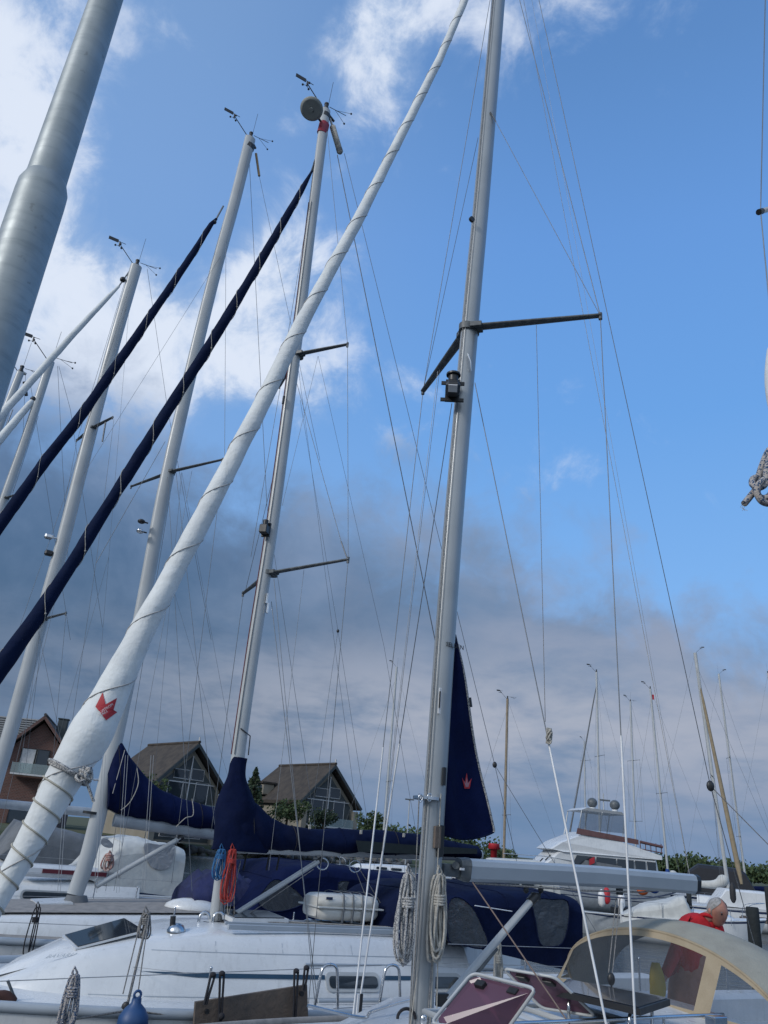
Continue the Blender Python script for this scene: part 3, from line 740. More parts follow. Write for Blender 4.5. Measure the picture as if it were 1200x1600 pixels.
    # white headsail rolled on the forestay
    gp = [(-105, 1590, 26), (-75, 1530, 36), (-30, 1448, 38), (24, 1357, 39), (55, 1300, 45), (92, 1232, 52), (118, 1185, 61), (141, 1148, 68), (165, 1105, 58), (192, 1045, 47), (220, 990, 38), (260, 916, 34), (312, 817, 32), (354, 737, 28.5), (421, 608, 25), (472, 503, 22), (556, 350, 17.5), (631, 203, 14), (687, 92, 12.5), (725, 3, 11), (748, -60, 10.5)]
    gs, surf, at = furled(root, f, gp, sailw, 22, 'furled_headsail', seam=sailseam, amp=.06, lump=.09, n=260)
    # rope lashed round the foot of the rolled sail
    mb = MB(); T0, T1 = at.tof(1560), at.tof(1222); nt_ = 9
    pts = []
    for i in range(nt_*28+1):
        u = i/(nt_*28); pts.append(surf(T0+(T1-T0)*u, -2*math.pi*nt_*u+1.0, .006))
    mb.tube(pts, .0062, 6); mb.build('lashing', ropebr if False else mat('tan_rope', (.38, .36, .3), .9, nscale=40), gs)
    kn = P(131, 1210, -.2); mb = MB(); rnd = random.Random(2)
    for k in range(3):
        tt = at.tof(1207)+.001*k; mb.tube([surf(tt, 2*math.pi*j/24+0*k, .012)+UP*.03*math.sin(2*math.pi*j/24+k) for j in range(24)], .011, 6, closed=True)
    for i in range(5): mb.tube(vspline([kn+Vector((rnd.uniform(-.05, .05), rnd.uniform(-.03, .03), rnd.uniform(-.05, .05))) for _ in range(5)], 14), .011, 6)
    mb.tube(vspline([kn, kn+f.s*.05-UP*.08, kn+f.s*.1-UP*.16], 8), .01, 6); mb.build('lashing_knot', fleck, gs)
    cw = [(149, 1104), (160.3, 1081.7), (165, 1100.5), (183, 1090.5), (177.4, 1109.5), (183.4, 1112.7), (166, 1125.3)]
    decal(gs, 'crown_emblem', red, [cw], .006, sub=3)
    decal_text(gs, 'ELVSTROM', 166, 1109, 5.6, -33, white, .012); decal_text(gs, 'SAILS', 163.5, 1115.5, 5.2, -33, white, .012)
    # furling drum, pulpit at the bow
    bow = W(-3.55, 0, 1.3); mb = MB(); mb.tube([bow, bow+UP*.16], .1, 20); mb.tube([bow-UP*.1, bow+UP*.4], .02, 8); mb.build('furling_drum', black, root)
    mb = MB(); mb.tube(vspline([W(-3.3, -.3, 1.2), W(-3.35, -.3, 1.6), W(-3.6, -.2, 1.68), W(-3.9, 0, 1.7), W(-3.6, .2, 1.68), W(-3.35, .3, 1.6), W(-3.3, .3, 1.2)], 40), .0125, 8); mb.build('pulpit', steel, root)
    stanchions(f, root, (-1.2, .9, 4.2, 5.8), -1.56, 1.13, .6); stanchions(f, root, (4.2, 5.8), 1.56, 1.13, .6)
    # mast foot hoop and blocks
    mb = MB(); mb.tube(vspline([W(-.75, .5, 1.5), P(565, 1590, .5), P(580, 1581, .45), P(620, 1568, .25), P(645, 1562, .12)], 20), .0125, 8); mb.build('mast_guard', steel, root)
    mb = MB(); mb.tube([P(635+14*math.cos(a), 1592+16*math.sin(a)*-1, -.05) for a in [math.pi*k/10 for k in range(11)]], .012, 8); mb.build('winch_handle_loop', ropek, root)
    for x, y in ((662, 1594), (694, 1588), (709, 1592)): block(P(x, y, -.15), .03).build('halyard_block', steel, root)
    q = P(560, 1590, 1.4); mb = MB(); mb.box(P(557, 1590, 1.4), (.03, .03, .38), (f.s, f.n, UP)); mb.build('chainplate', whitetube, root); mb = MB(); mb.box(P(562, 1582, 1.39), (.03, .03, .3), (f.s, f.n, UP)); mb.build('chainplate', black, root)
    # opened acrylic hatches
    def lid(name, top, bot, zt, zb, label):
        a, b = (atz(x, y, zt) for x, y in top); c, d = (atz(x, y, zb) for x, y in bot)
        nrm = (b-a).cross(d-a).normalized(); q = [a, b, c, d]
        cen = (a+b+c+d)/4; inn = [p.lerp(cen, .09) for p in q]
        def rr(Q, r=.12):
            P_ = []
            for i in range(4):
                p, pr, nx = Q[i], Q[i-1], Q[(i+1) % 4]
                for k in range(5):
                    u = k/4; A = p.lerp(pr, r); B = p.lerp(nx, r); P_.append(A.lerp(p, u).lerp(p.lerp(B, u), u))
            return P_
        o = rr(q); pane = MB().prism(rr(inn), nrm*.012).build('hatch_pane', pink, root); pane['label'] = label
        MB().tube(o, [(.013, .011)]*len(o), 8, closed=True, ell=nrm).build('hatch_frame', alu_w, pane)
        for u in (.25, .75):
            h = a.lerp(b, u).lerp(d.lerp(c, u), .18); mb = MB(); mb.box(h-nrm*.0, (.08, .05, .045), ((b-a).normalized(), (d-a).normalized(), nrm)); mb.build('hatch_handle', black, pane)
        return pane
    lid('h', ((738, 1520), (838, 1545)), ((790, 1612), (672, 1600)), 1.93, 1.64, 'pink tinted hatch pane standing open')
    lid('h', ((786, 1513), (868, 1527)), ((931, 1588), (846, 1575)), 1.88, 1.63, 'pink tinted hatch pane standing open')
    for s0, n0 in ((.1, -.6), (1.1, -.45)):
        mb = MB(); mb.tube([W(s0-.3, n0-.3, 1.6), W(s0+.3, n0-.3, 1.6), W(s0+.3, n0+.3, 1.6), W(s0-.3, n0+.3, 1.6)], .02, 6, closed=True); mb.build('hatch_coaming', alu_w, root)
    # handrail
    mb = MB(); mb.tube([W(-.2, -.85, 1.62), W(2.4, -.92, 1.65)], .014, 8)
    for i in range(5): mb.tube([W(-.1+i*.6, -.85-.015*i, 1.55), W(-.1+i*.6, -.85-.015*i, 1.63)], .012, 6)
    mb.build('handrail', steel, root)
    # solar panel
    q = [atz(x, y, 1.78) for x, y in ((886, 1530), (1047, 1561), (1000, 1576), (868, 1546))]
    sp_ = MB().prism([p for p in q], UP*-.045).build('solar_panel', black, root); MB().prism([p.lerp(sum(q, Vector())/4, .05)+UP*.006 for p in q], UP*-.004).build('solar_cells', solar, sp_)
    for u in (.15, .85):
        p = q[3].lerp(q[2], u); e = q[0].lerp(q[1], u); mb = MB(); mb.tube(vspline([p.lerp(e, .1)-UP*.2, p.lerp(e, .12)-UP*.06, p.lerp(e, .5)-UP*.05, p.lerp(e, .88)-UP*.06, p.lerp(e, .9)-UP*.2], 20), .014, 8); mb.build('panel_leg', steel, sp_)
    # sprayhood
    Z0 = 1.57
    def arch(u, s_, za, w=1.27, k=1.95):            # u -1 near side .. 1 far side
        n_ = w*math.sin(u*math.pi/2); z = Z0+(za-Z0)*(1-abs(math.sin(u*math.pi/2))**k)**(1/k)
        return n_, z
    NU = 48
    def fr(u, v):   # front panel: v 0 bottom, 1 top
        n_, z = arch(u, 0, 2.17); zz = Z0+(z-Z0)*v
        return W(2.36+.28*v*(1-abs(u)**2*.5)+.32*abs(u)**3, n_, zz)
    def roof(u, v):
        n0, z0 = arch(u, 0, 2.17); n1, z1 = arch(u, 0, 2.17, 1.3); p = fr(u, 1); q = W(3.45, n1, z1)
        r = p.lerp(q, v); r.z += (.1*math.sin(math.pi*v)+.012*noise.noise(Vector((u*4, v*3, 1))))*(1-abs(u)**3); return r
    hd_ = MB(); hd_.loft([[roof(-1+2*i/NU, v/10) for i in range(NU+1)] for v in range(11)], closed=False, cap=False); hd_ = hd_.build('sprayhood', beigetop, root); hd_['label'] = 'beige sprayhood with clear windows'
    def strip(u0, u1, v0, v1, m, name, out=0.0, nu=14, nv=6):
        mb = MB(); mb.loft([[fr(u0+(u1-u0)*i/nu, v0+(v1-v0)*j/nv)-f.s*out for i in range(nu+1)] for j in range(nv+1)], closed=False, cap=False); return mb.build(name, m, hd_)
    strip(-1, 1, .9, 1, beige, 'front_hem', .004, 48); strip(-1, 1, 0, .1, beige, 'bottom_hem', .004, 48)
    wins = ((-.93, -.42), (-.33, .62), (.7, .95)); prev = -1
    for a, b in wins:
        strip(a, b, .1, .9, vinyl, 'hood_window', 0); strip(prev, a, .1, .9, beige, 'window_post', .004, 4); prev = b
    strip(prev, 1, .1, .9, beige, 'window_post', .004, 4)
    MB().tube([fr(-1+2*i/NU, 1) for i in range(NU+1)], .014, 6).build('hood_tube', beige, hd_)
    # side walls of the hood
    for sg in (-1, 1):
        mb = MB(); rg = []
        for j in range(7):
            q = roof(sg*1.0, j/6); rg.append([q, Vector((q.x, q.y, 1.5))])
        mb.loft(rg, closed=False, cap=False); mb.build('hood_side', beigetop, hd_)
    mb = MB(); mb.box(W(2.2, -1.0, 1.62), (.16, .1, .08), (f.s, f.n, UP)); mb.build('rope_clutch', steel, root)
    return f, root
def depth_proj(p):
    v = p-EYE; return 800-FOC*v.dot(UC)/v.dot(FW)
F1, MAIN = yacht_main()
def hang_main():
    f = F1; P = f.P
    t = P(640, 1362, -.12)+f.s*-.02
    for nm, px, L, w, n, m, lab, sd2, wr in (('rope_coil', (640, 1364, -.14), .66, .17, 9, fleck, 'long hank of black flecked white rope on the left side of the grey mast', 1, .38), ('rope_coil', (688, 1366, -.16), .63, .15, 8, ropew, 'long hank of plain cream rope on the right side of the grey mast', 2, .35)):
        p = P(*px); o = coil(p, L, w, n, .0105, m, f.s, -f.n, nm, sd2, wr); tag(o, lab, 'rope', 'hanks of rope hung on the grey mast')
    p = P(779, 1474, .3); tag(coil(p, .34, .09, 5, .009, ropew, f.s, -f.n, 'rope_coil', 5, .4), 'short hank of pale rope behind the white vang strut of the grey mast', 'rope')
hang_main()
# ------------------------------------------------------------------ the row of yachts beyond
def masts(root, f, px, a, b, m, head=1.0, **kw):
    pts = [f.P(x, y) for x, y in px]; ms = spar(root, 'mast', vspline(pts, 24), a, b, m, f.s, 24)
    if head: masthead(ms, f, pts[-1], head, **kw)
    return ms, pts
def wl(root, f, rows, m=None):
    for r in rows:
        x0, y0, o0, x1, y1, o1 = r[:6]; nm = r[6] if len(r) > 6 else 'shroud'; rr = r[7] if len(r) > 7 else .004
        wire(root, f.P(x0, y0, o0), f.P(x1, y1, o1), rr, r[8] if len(r) > 8 else (m or wire_m), nm)
def spread(ms, f, rt_px, tips, m=None, w=.05):
    rt = f.P(*rt_px); out = []
    for i, (x, y) in enumerate(tips):
        t = atz(x, y, rt.z+.01); spreader(ms, rt+f.n*(.03 if i else -.03), t, w, .02, m or darkalu); out.append(t)
    MB().tube([rt-UP*.03, rt+UP*.03], [(.12, .085)]*2, 16, ell=f.s.copy()).build('spreader_bracket', darkalu, ms)
    return out
def boomcover(f, root, px, wd, m, name='sail_cover', parent=None):
    """sail stowed on a boom under canvas: px (x, top y, bottom y) along the boom, in the centre plane"""
    mb = MB(); rings = []; P0 = [(f.P(x, a), f.P(x, b)) for x, a, b in px]; n = 40
    tops = vspline([p for p, q in P0], n); bots = vspline([q for p, q in P0], n)
    for i, (t, b) in enumerate(zip(tops, bots)):
        h = (t-b).length; w = wd*(.6+.4*min(1, h/.5)); ring = []
        for k in range(20):
            a = 2*math.pi*k/20; c = math.cos(a); z = math.sin(a)
            base = b.lerp(t, .5+.5*z); ww = w*abs(c)**.8*(1 if c > 0 else -1)*(1-.35*max(0, z))
            q = base+f.n*ww*.5; d = .02*noise.noise(Vector((q.x*5, q.y*5, q.z*5)))+.014*math.sin(i*1.3+z*2); ring.append(q+f.n*d+UP*d*.5)
        rings.append(ring)
    o = mb.loft(rings).build(name, m, parent or root)
    for i in range(6, n-3, 6): MB().tube([p+(p-sum(rings[i], Vector())/20).normalized()*.004 for p in rings[i]], .006, 4, closed=True).build('cover_tie', ropek if i % 12 else m, o)
    MB().tube([r[15]-f.n*.0-UP*.004 for r in rings], .007, 4).build('lacing_hem', ropew, o)
    return o
def yacht_teal():
    M = atz(338, 1442, 1.72); f = Frame(M); P = f.P; W = f.W
    root = thing('sailing_yacht', 'white sailing yacht with teal cabin stripe, red band and radar dish at its masthead', 'sailing yacht', (M.x, M.y, 0), 'yachts moored in the row')
    H = (-4.6, 5.9, 3.35, 1.06, .08)
    hull(f, root, H, gel, bands=(('hull_stripe', .1, .2, teal),)); deck(f, root, H, gel, camber=.05); rail(f, root, H, boommat, h=.08, w=.06)
    st = [(-2.35, .25, .12, 1.1, 1.13), (-2.0, .55, .45, 1.09, 1.3), (-1.6, .75, .6, 1.08, 1.47), (-1.0, .9, .74, 1.08, 1.6), (-.3, 1.0, .82, 1.08, 1.69), (.8, 1.1, .88, 1.08, 1.71), (2.0, 1.16, .92, 1.08, 1.7), (2.9, 1.18, .95, 1.08, 1.66)]
    cr_ = coachroof(f, root, st, gel)
    def side(s, v):          # point on the near cabin side
        for i in range(len(st)-1):
            if st[i][0] <= s <= st[i+1][0]: break
        u = (s-st[i][0])/(st[i+1][0]-st[i][0]); wb, wt, zb, zt = (st[i][k]*(1-u)+st[i+1][k]*u for k in (1, 2, 3, 4)); h = zt-zb
        L_ = [(wb, zb), (wb*.5+wt*.5+.02, zb+h*.45), (wt+.02, zb+h*.8), (wt-.04, zb+h*.95)]; vv = [0, .45, .8, .95]
        k = 0
        while k < 2 and vv[k+1] < v: k += 1
        q = (v-vv[k])/(vv[k+1]-vv[k]); a = L_[k][0]*(1-q)+L_[k+1][0]*q; return a, zb+h*v
    def sidestrip(name, s0, s1, za, zb_, m, out, par, taper=False, n=24):
        mb = MB(); rg = []
        for i in range(n+1):
            s = s0+(s1-s0)*i/n; row = []
            tp = min(1, i/n*3.5) if taper else 1
            for z in (zb_-(zb_-za)*tp, zb_):
                v = .3
                for _ in range(12):
                    a, zz = side(s, v); v += (z-zz)/.6
                a, zz = side(s, max(.05, min(.94, v))); row.append(W(s, -(a+out), zz))
            rg.append(row)
        mb.loft(rg, closed=False, cap=False); return mb.build(name, m, par)
    sidestrip('cabin_stripe', -1.05, .93, 1.315, 1.355, teal, .006, cr_, True); sidestrip('cabin_stripe', 1.66, 2.88, 1.315, 1.355, teal, .006, cr_)
    for s0, s1 in ((.95, 1.62), (2.15, 2.75)):
        for nm, g, m_, o in (('window_frame', 0, alu_w, .012), ('window_pane', .035, glass, .02)):
            poly = roundrect(s0+g, s1-g, 1.205+g, 1.385-g, .06-g*.6, shear=-.12); mb = MB(); pp = []
            for s, z in poly:
                v = .3
                for _ in range(12):
                    a, zz = side(s, v); v += (z-zz)/.6
                a, zz = side(s, max(.05, min(.94, v))); pp.append(W(s, -(a+o), zz))
            mb.prism(pp, f.n*.02)
            if g == 0: wf = mb.build(nm, m_, cr_)
            else: mb.build(nm, m_, wf)
    sidestrip('moulded_line', -.95, 2.85, 1.53, 1.536, boommat, .003, cr_); sidestrip('moulded_line', -1.5, 2.85, 1.145, 1.152, boommat, .003, cr_)
    for s_ in (-.3, .45, 1.3, 2.1): sidestrip('panel_joint', s_, s_+.006, 1.54, 1.63, boommat, .003, cr_, n=2)
    # long grey grab rail under the window, rail above it
    MB().tube([W(.8, -1.17, 1.14), W(2.6, -1.2, 1.14)], .02, 8).build('spinnaker_pole', boommat, root)
    MB().tube([W(.7, -.98, 1.45), W(2.7, -1.0, 1.45)], .012, 8).build('handrail', boommat, cr_)
    # forehatch on the sloping front
    h = [W(-1.62, -.42, 1.475), W(-.95, -.5, 1.665), W(-.95, .35, 1.69), W(-1.62, .3, 1.5)]; nrm = (h[1]-h[0]).cross(h[3]-h[0]).normalized(); c = sum(h, Vector())/4
    hf = MB().prism(h, nrm*.016).build('hatch', gel, cr_); MB().prism([p.lerp(c, .08)+nrm*.017 for p in h], nrm*.008).build('hatch_pane', glass, hf)
    letters('BAVARIA', .07, W(-1.9, -.42, 1.4), (W(-1.5, -.55, 1.45)-W(-1.9, -.42, 1.4)).normalized(), (UP*.6+f.s*.7).normalized(), boommat, cr_, 'faded_lettering', align='LEFT')
    mb = MB(); c = W(-.62, -.45, 1.665); mb.tube([c, c+UP*.02, c+UP*.07, c+UP*.085], [.1, .1, .07, .03], 20); mb.build('ventilator', steel, cr_); MB().tube([c+f.s*-.05+UP*.05, c+f.s*-.06+UP*.15], .03, 10).build('vent_cowl', black, cr_)
    h = [W(.05, -.35, 1.76), W(.75, -.35, 1.775), W(.75, .25, 1.8), W(.05, .25, 1.79)]; hf = MB().prism(h, UP*.045).build('hatch', gel, cr_); c = sum(h, Vector())/4; MB().prism([p.lerp(c, .12)+UP*.046 for p in h], UP*.01).build('hatch_pane', glass, hf)
    mb = MB()
    for sg in (-1,):
        mb.box(W(1.3, sg*.72, 1.76), (2.9, .05, .05), (f.s, f.n, UP)); mb.box(W(1.3, sg*.62, 1.785), (2.9, .03, .03), (f.s, f.n, UP))
    mb.build('rope_track', boommat, cr_)
    for k in range(4): wire(root, W(.1, -.1-.06*k, 1.78), W(2.6, -.55-.05*k, 1.79), .006, (ropeg, ropew, ropek, ropeg)[k], 'running_line')
    # mast and what hangs on it
    ms, mp = masts(root, f, [(337, 1446), (372, 1180), (398, 1000), (430, 790), (468, 500), (490, 320), (509, 172)], .088, .062, alu_w, 1.0); top = mp[-1]
    MB().tube([P(507, 193), P(503, 209)], [(.093, .067)]*2, 20, ell=f.s.copy()).build('red_band', redtape, ms)
    MB().tube([P(509, 178), P(508, 184)], [(.091, .066)]*2, 20, ell=f.s.copy()).build('band', black, ms)
    dc = P(487, 170, -.12); dn = (EYE-dc).normalized()*.55-UP*.5-f.s*.1; dn.normalize(); mb = MB()
    mb.tube([dc-dn*.03, dc-dn*.012, dc+dn*.012, dc+dn*.03], [.15, .2, .2, .16], 28); rd = mb.build('radar_dish', mat('radar_grey', (.33, .35, .33), .6), ms)
    MB().tube([dc+dn*.02, dc+dn*.07], .035, 12).build('dish_hub', mat('radar_grey', (.33,)*3), rd); MB().tube([dc+dn*.03, P(503, 192)], .02, 8).build('dish_bracket', black, rd)
    spread(ms, f, (463, 555), ((543, 538), (437, 603))); t2 = spread(ms, f, (421, 896), ((544, 874), (380, 927)))
    q = P(417, 829, -.07); fw = (-f.s*.7-f.n*.7).normalized(); sdv = fw.cross(UP); mb = MB(); mb.box(q+fw*.02, (.03, .12, .2), (fw, sdv, UP)); mb.box(q+fw*.09-UP*.02, (.12, .11, .12), (fw, sdv, UP)); mb.tube([q+fw*.08+UP*.04, q+fw*.08+UP*.12], .04, 10); mb.build('deck_light', black, ms)
    for x, y in ((443, 625), (417, 935), (418, 950)): MB().box(P(x, y, -.07), (.03, .03, .14), (f.s, f.n, UP)).build('mast_fitting', black if y < 700 else steel, ms)
    MB().tube([P(376, 1138, -.07), P(391, 1150, -.07), P(388, 1180, -.07)], .008, 6).build('mast_strap', black, ms)
    MB().tube(vspline([p-f.s*.093 for p in mp[1:6]], 20), .007, 6).build('halyard', mat('dark_red_rope', (.14, .04, .05), .9), root)
    MB().tube(vspline([p-f.s*.07-f.n*.05 for p in mp[1:-1]], 20), .005, 6).build('halyard', wire_m, root)
    # radar reflector and the two wires from the masthead crane
    rr = MB(); a, b = P(519, 196), P(532, 240); rr.tube([a, a.lerp(b, .05), b.lerp(a, .05), b], [.03, .055, .055, .03], 14); rr = rr.build('radar_reflector', ropew, ms)
    MB().tube([a.lerp(b, -.25), a.lerp(b, .0)], .02, 8).build('reflector_strop', wire_l, rr); MB().tube([b.lerp(a, .06), b.lerp(a, .17)], .057, 14).build('reflector_band', greycanvas, rr)
    MB().tube([top-UP*.02, P(522, 190)], .022, 8).build('mast_crane', black, ms)
    wl(root, f, [(527, 242, 0, 740, 1300, 0, 'topping_lift', .008), (538, 240, 0, 773, 1195, 0, 'backstay', .0045), ])
    for n_ in (-.9, .9): wire(root, P(773, 1195), W(5.8, n_, 1.2), .004, wire_m, 'backstay_leg')
    block(P(773, 1195), .035).build('backstay_block', black, root)
    wl(root, f, [(511, 200, -.08, 543, 538, -.75), (543, 538, -.75, 544, 874, -1.3), (544, 876, -1.3, 482, 1568, -1.4), (464, 600, -.07, 533, 846, -1.2), (533, 846, -1.2, 543, 874, -1.3, 'turnbuckle', .009), (428, 905, -.07, 492, 1568, -1.4),
                 (462, 600, .07, 383, 925, 1.15), (380, 930, 1.15, 330, 1300, 1.3), (438, 605, .95, 392, 870, 1.15), (505, 190, .08, 437, 600, .95), (415, 905, .07, 372, 1190, 1.0),
                 (497, 556, -.4, 441, 790, -.1, 'lazy_jack', .0025), (497, 556, -.4, 600, 1010, -.3, 'lazy_jack', .0025), (600, 1010, -.3, 650, 1300, 0, 'lazy_jack', .0025), (469, 625, 0, 528, 985, 0, 'lazy_jack', .0025), (528, 985, 0, 486, 1276, 0, 'lazy_jack', .0025), (528, 985, 0, 575, 1290, 0, 'lazy_jack', .0025),
                 (464, 560, 0, 560, 1290, -.1, 'lazy_jack', .0025), (475, 890, -.5, 420, 1360, -1.2, 'flag_halyard', .0025), (424, 940, -.05, 496, 1568, -1.4, 'shroud', .0045)])
    for p in ((528, 986),): block(P(*p), .02).build('jack_block', black, root)
    # mainsail stowed on the boom with collar round the mast
    mb = MB(); a, b = P(352, 1322), P(752, 1337); bm_ = mb.tube([a, b], [(.075, .05)]*2, 16, ell=UP.copy()).build('boom', alu_w, root)
    cov = boomcover(f, root, [(356, 1262, 1327), (392, 1250, 1327), (425, 1278, 1329), (470, 1293, 1330), (560, 1296, 1334), (650, 1303, 1337), (745, 1322, 1342)], .34, navy, 'sail_cover')
    rg = []
    for x, y, a_, b_ in ((374, 1184, .1, .075), (371, 1196, .105, .08), (369, 1215, .12, .095), (370, 1238, .2, .12), (372, 1262, .27, .16), (374, 1290, .33, .18), (375, 1322, .36, .18), (374, 1330, .35, .17)):
        c = P(x, y); rg.append([c+f.s*math.cos(t)*a_*(1+.06*math.sin(3*t+y))+f.n*math.sin(t)*b_*(1+.06*math.sin(4*t+y*.3)) for t in [2*math.pi*k/28 for k in range(28)]])
    sm = [[Vector([hspline([r[k][c] for r in rg], i/30) for c in range(3)]) for k in range(28)] for i in range(31)]
    MB().loft(sm, cap=False).build('cover_collar', navy, cov)
    mb = MB(); mb.prism([P(x, y, -.185) for x, y in ((556, 1313), (640, 1320), (745, 1326), (745, 1334), (640, 1334), (560, 1331))], f.n*-.01); mb.build('cover_panel', mat('dark_green_canvas', (.012, .02, .022), .9), cov)
    for x, y in ((484, 1292), (564, 1300), (631, 1305)): MB().box(P(x, y, -.15), (.03, .02, .05), (f.s, f.n, UP)).build('cover_loop', ropew, cov)
    for x in (386, 422, 438): wire(root, P(x, 1330), P(x-6, 1360), .012, ropek, 'cover_strap')
    for x, y in ((504, 1351), (555, 1355)): MB().tube([P(x+9*math.cos(t), y-1+9*math.sin(t)) for t in [2*math.pi*k/14 for k in range(14)]], .009, 6, closed=True).build('boom_shackle', steel, bm_)
    wire(root, P(554, 1355), P(572, 1402), .006, ropeg, 'mainsheet'); wire(root, P(560, 1355), P(600, 1420), .006, ropeg, 'mainsheet')
    a, b = P(368, 1428), P(497, 1346); vg = MB().tube([a, b], [(.04, .03)]*2, 12, ell=f.n.copy()).build('vang', alu_w, root)
    MB().tube([b-(b-a)*.02, b+(b-a)*.05], .035, 10).build('vang_fitting', black, vg); MB().tube([a-(b-a)*.04-UP*.03, a+UP*.02], .05, 8).build('vang_foot', black, vg)
    for o in (-.03, .03): wire(root, P(372, 1440, o), P(490, 1358, o), .005, ropeg, 'vang_line')
    for k, (x, m_) in enumerate(((350, ropeg), (354, ropek), (358, ropew), (366, ropeg))): wire(root, P(x, 1330, -.05), P(x-9+k*3, 1438, -.08), .0055, m_, 'halyard')
    wire(root, P(376, 1345, -.1), P(357, 1430, -.15), .006, ropeg, 'halyard')
    for x in (319, 341): 
        q = P(x, 1436, -.1); MB().tube([q+f.s*.06*math.cos(t)+UP*.07*math.sin(t) for t in [math.pi*k/8 for k in range(9)]]+[q-f.s*.06-UP*.06], .018, 8).build('mast_base_hoop', steel, root)
    mb = MB(); rnd = random.Random(9)
    for k in range(9):
        c = P(330+k*7, 1447+rnd.uniform(-2, 2), -.1); mb.tube(vspline([c+Vector((rnd.uniform(-.1, .1), rnd.uniform(-.06, .06), rnd.uniform(-.03, .04))) for _ in range(6)], 18), .009, 5)
    mb.box(P(340, 1449), (.5, .3, .03), (f.s, f.n, UP)); mb.build('mast_base_lines', ropek, root)
    # navy headsail cover on the forestay with its white lacing
    pts = [(-75, 1145, 29), (0, 1045, 28), (60, 960, 23.5), (118, 872, 19.5), (197, 745, 18.5), (263, 640, 17.5), (309, 568, 16), (360, 487, 15), (410, 403, 13), (450, 335, 11), (475, 290, 8), (487, 268, 4)]
    gs, surf, at = furled(root, f, pts, navywrap, 5, seg=28, n=150, amp=.1, lump=.13, seed=4)
    lace(gs, surf, 11)
    a_ = P(487, 268); MB().tube([a_, P(493, 250)], .02, 8).build('furler_swivel', black, gs); wire(root, P(490, 255), P(496, 240), .012, wire_m, 'forestay')
    b0 = f.W(-4.35, 0, 1.35); wire(root, b0, P(-75, 1145), .02, wire_l, 'forestay')
    # deck gear along the near side
    zt = 1.44
    stanchions(f, root, (-.62,), -1.6, 1.0, .5)
    for s0, s1 in ((.56, .76), (1.32, 1.52)): hoop(f, root, s0, s1, -1.6, .98, .56, .015)
    wl(root, f, [(-20, 1534, -1.58, 298, 1521, -1.58, 'lifeline', .004), (298, 1521, -1.58, 500, 1513, -1.58, 'lifeline', .004), (515, 1509, -1.58, 596, 1508, -1.58, 'lifeline', .004), (620, 1508, -1.58, 820, 1515, -1.58, 'lifeline', .004), (20, 1490, 1.3, 298, 1521, -1.58, 'lifeline', .003), (521, 1576, -1.58, 592, 1572, -1.58, 'lifeline', .004)], wire_l)
    for x in (485, 575): pass
    wl(root, f, [(205, 1578, -1.55, 120, 1592, -1.6, 'mooring_line', .009), (205, 1578, -1.55, 300, 1592, -1.6, 'mooring_line', .007)], ropeg)
    block(P(196, 1575, -1.5), .04).build('deck_block', black, root)
    wl(root, f, [(199, 1570, -1.5, 233, 1425, -1.3, 'forward_shroud', .013), (192, 1553, -1.5, 222, 1430, -1.3, 'forward_shroud', .006)], ropeg)
    # anchor at the stemhead
    q = P(12, 1566, -.9); mb = MB(); mb.tube(vspline([P(-25, 1560, -.9), P(5, 1556, -.9), P(18, 1567, -.9), P(-10, 1574, -.9)], 16), [.03+.02*math.sin(math.pi*i/15) for i in range(16)], 8); mb.build('anchor', mat('rusty_iron', (.06, .025, .02), .9), root)
    MB().tube([P(12, 1532, -.9), P(24, 1562, -.9), P(12, 1570, -.9)], .013, 8).build('anchor_stock', darkalu, root)
    # navy sprayhood and cockpit tent
    prof = [(1.95, 1.58, 1.62), (2.15, 1.5, 1.95), (2.4, 1.45, 2.2), (2.8, 1.4, 2.3), (3.5, 1.4, 2.33), (4.3, 1.4, 2.36), (4.6, 1.4, 2.3)]
    t = tent(f, root, 'cockpit_tent', navy, prof, 1.22, edge=.2, holes=([(700, 1412), (716, 1402), (738, 1418), (752, 1445), (762, 1472), (750, 1482), (722, 1476), (700, 1470)], [(832, 1406), (862, 1405), (886, 1408), (888, 1440), (878, 1474), (858, 1479), (843, 1474), (836, 1440)])); t['label'] = 'navy canvas cockpit tent with clear windows'
    mb = MB(); mb.tube([P(742, 1415, -1.25), P(800, 1424, -1.25)], .006, 6); mb.build('tent_strut', whitetube, t)
    stanchions(f, root, (3.3, 4.45), -1.58, 1.1, .5); wl(root, f, [(700, 1475, -1.58, 900, 1482, -1.58, 'lifeline', .004), (690, 1505, -1.58, 900, 1511, -1.58, 'lifeline', .004)], wire_l)
    mb = MB(); mb.box(W(4.2, -1.3, 1.25), (3.0, .2, .35), (f.s, f.n, UP), .04); mb.box(W(4.2, 1.3, 1.25), (3.0, .2, .35), (f.s, f.n, UP), .04); mb.build('cockpit_coaming', gel, root)
    return f, root
def lace(gs, surf, turns, m=None, r=.0045):
    n = turns*24; pts = [surf(.02+.95*i/n, -2*math.pi*turns*i/n+.6, .006) for i in range(n+1)]
    o = MB().tube(pts, r, 5).build('lacing', m or ropew, gs)
    for k in range(turns):
        i = min(n, k*24+12); MB().ball(pts[i], r*3, 6, 5).build('lacing_knot', ropew, gs)
F2, TEAL = yacht_teal()
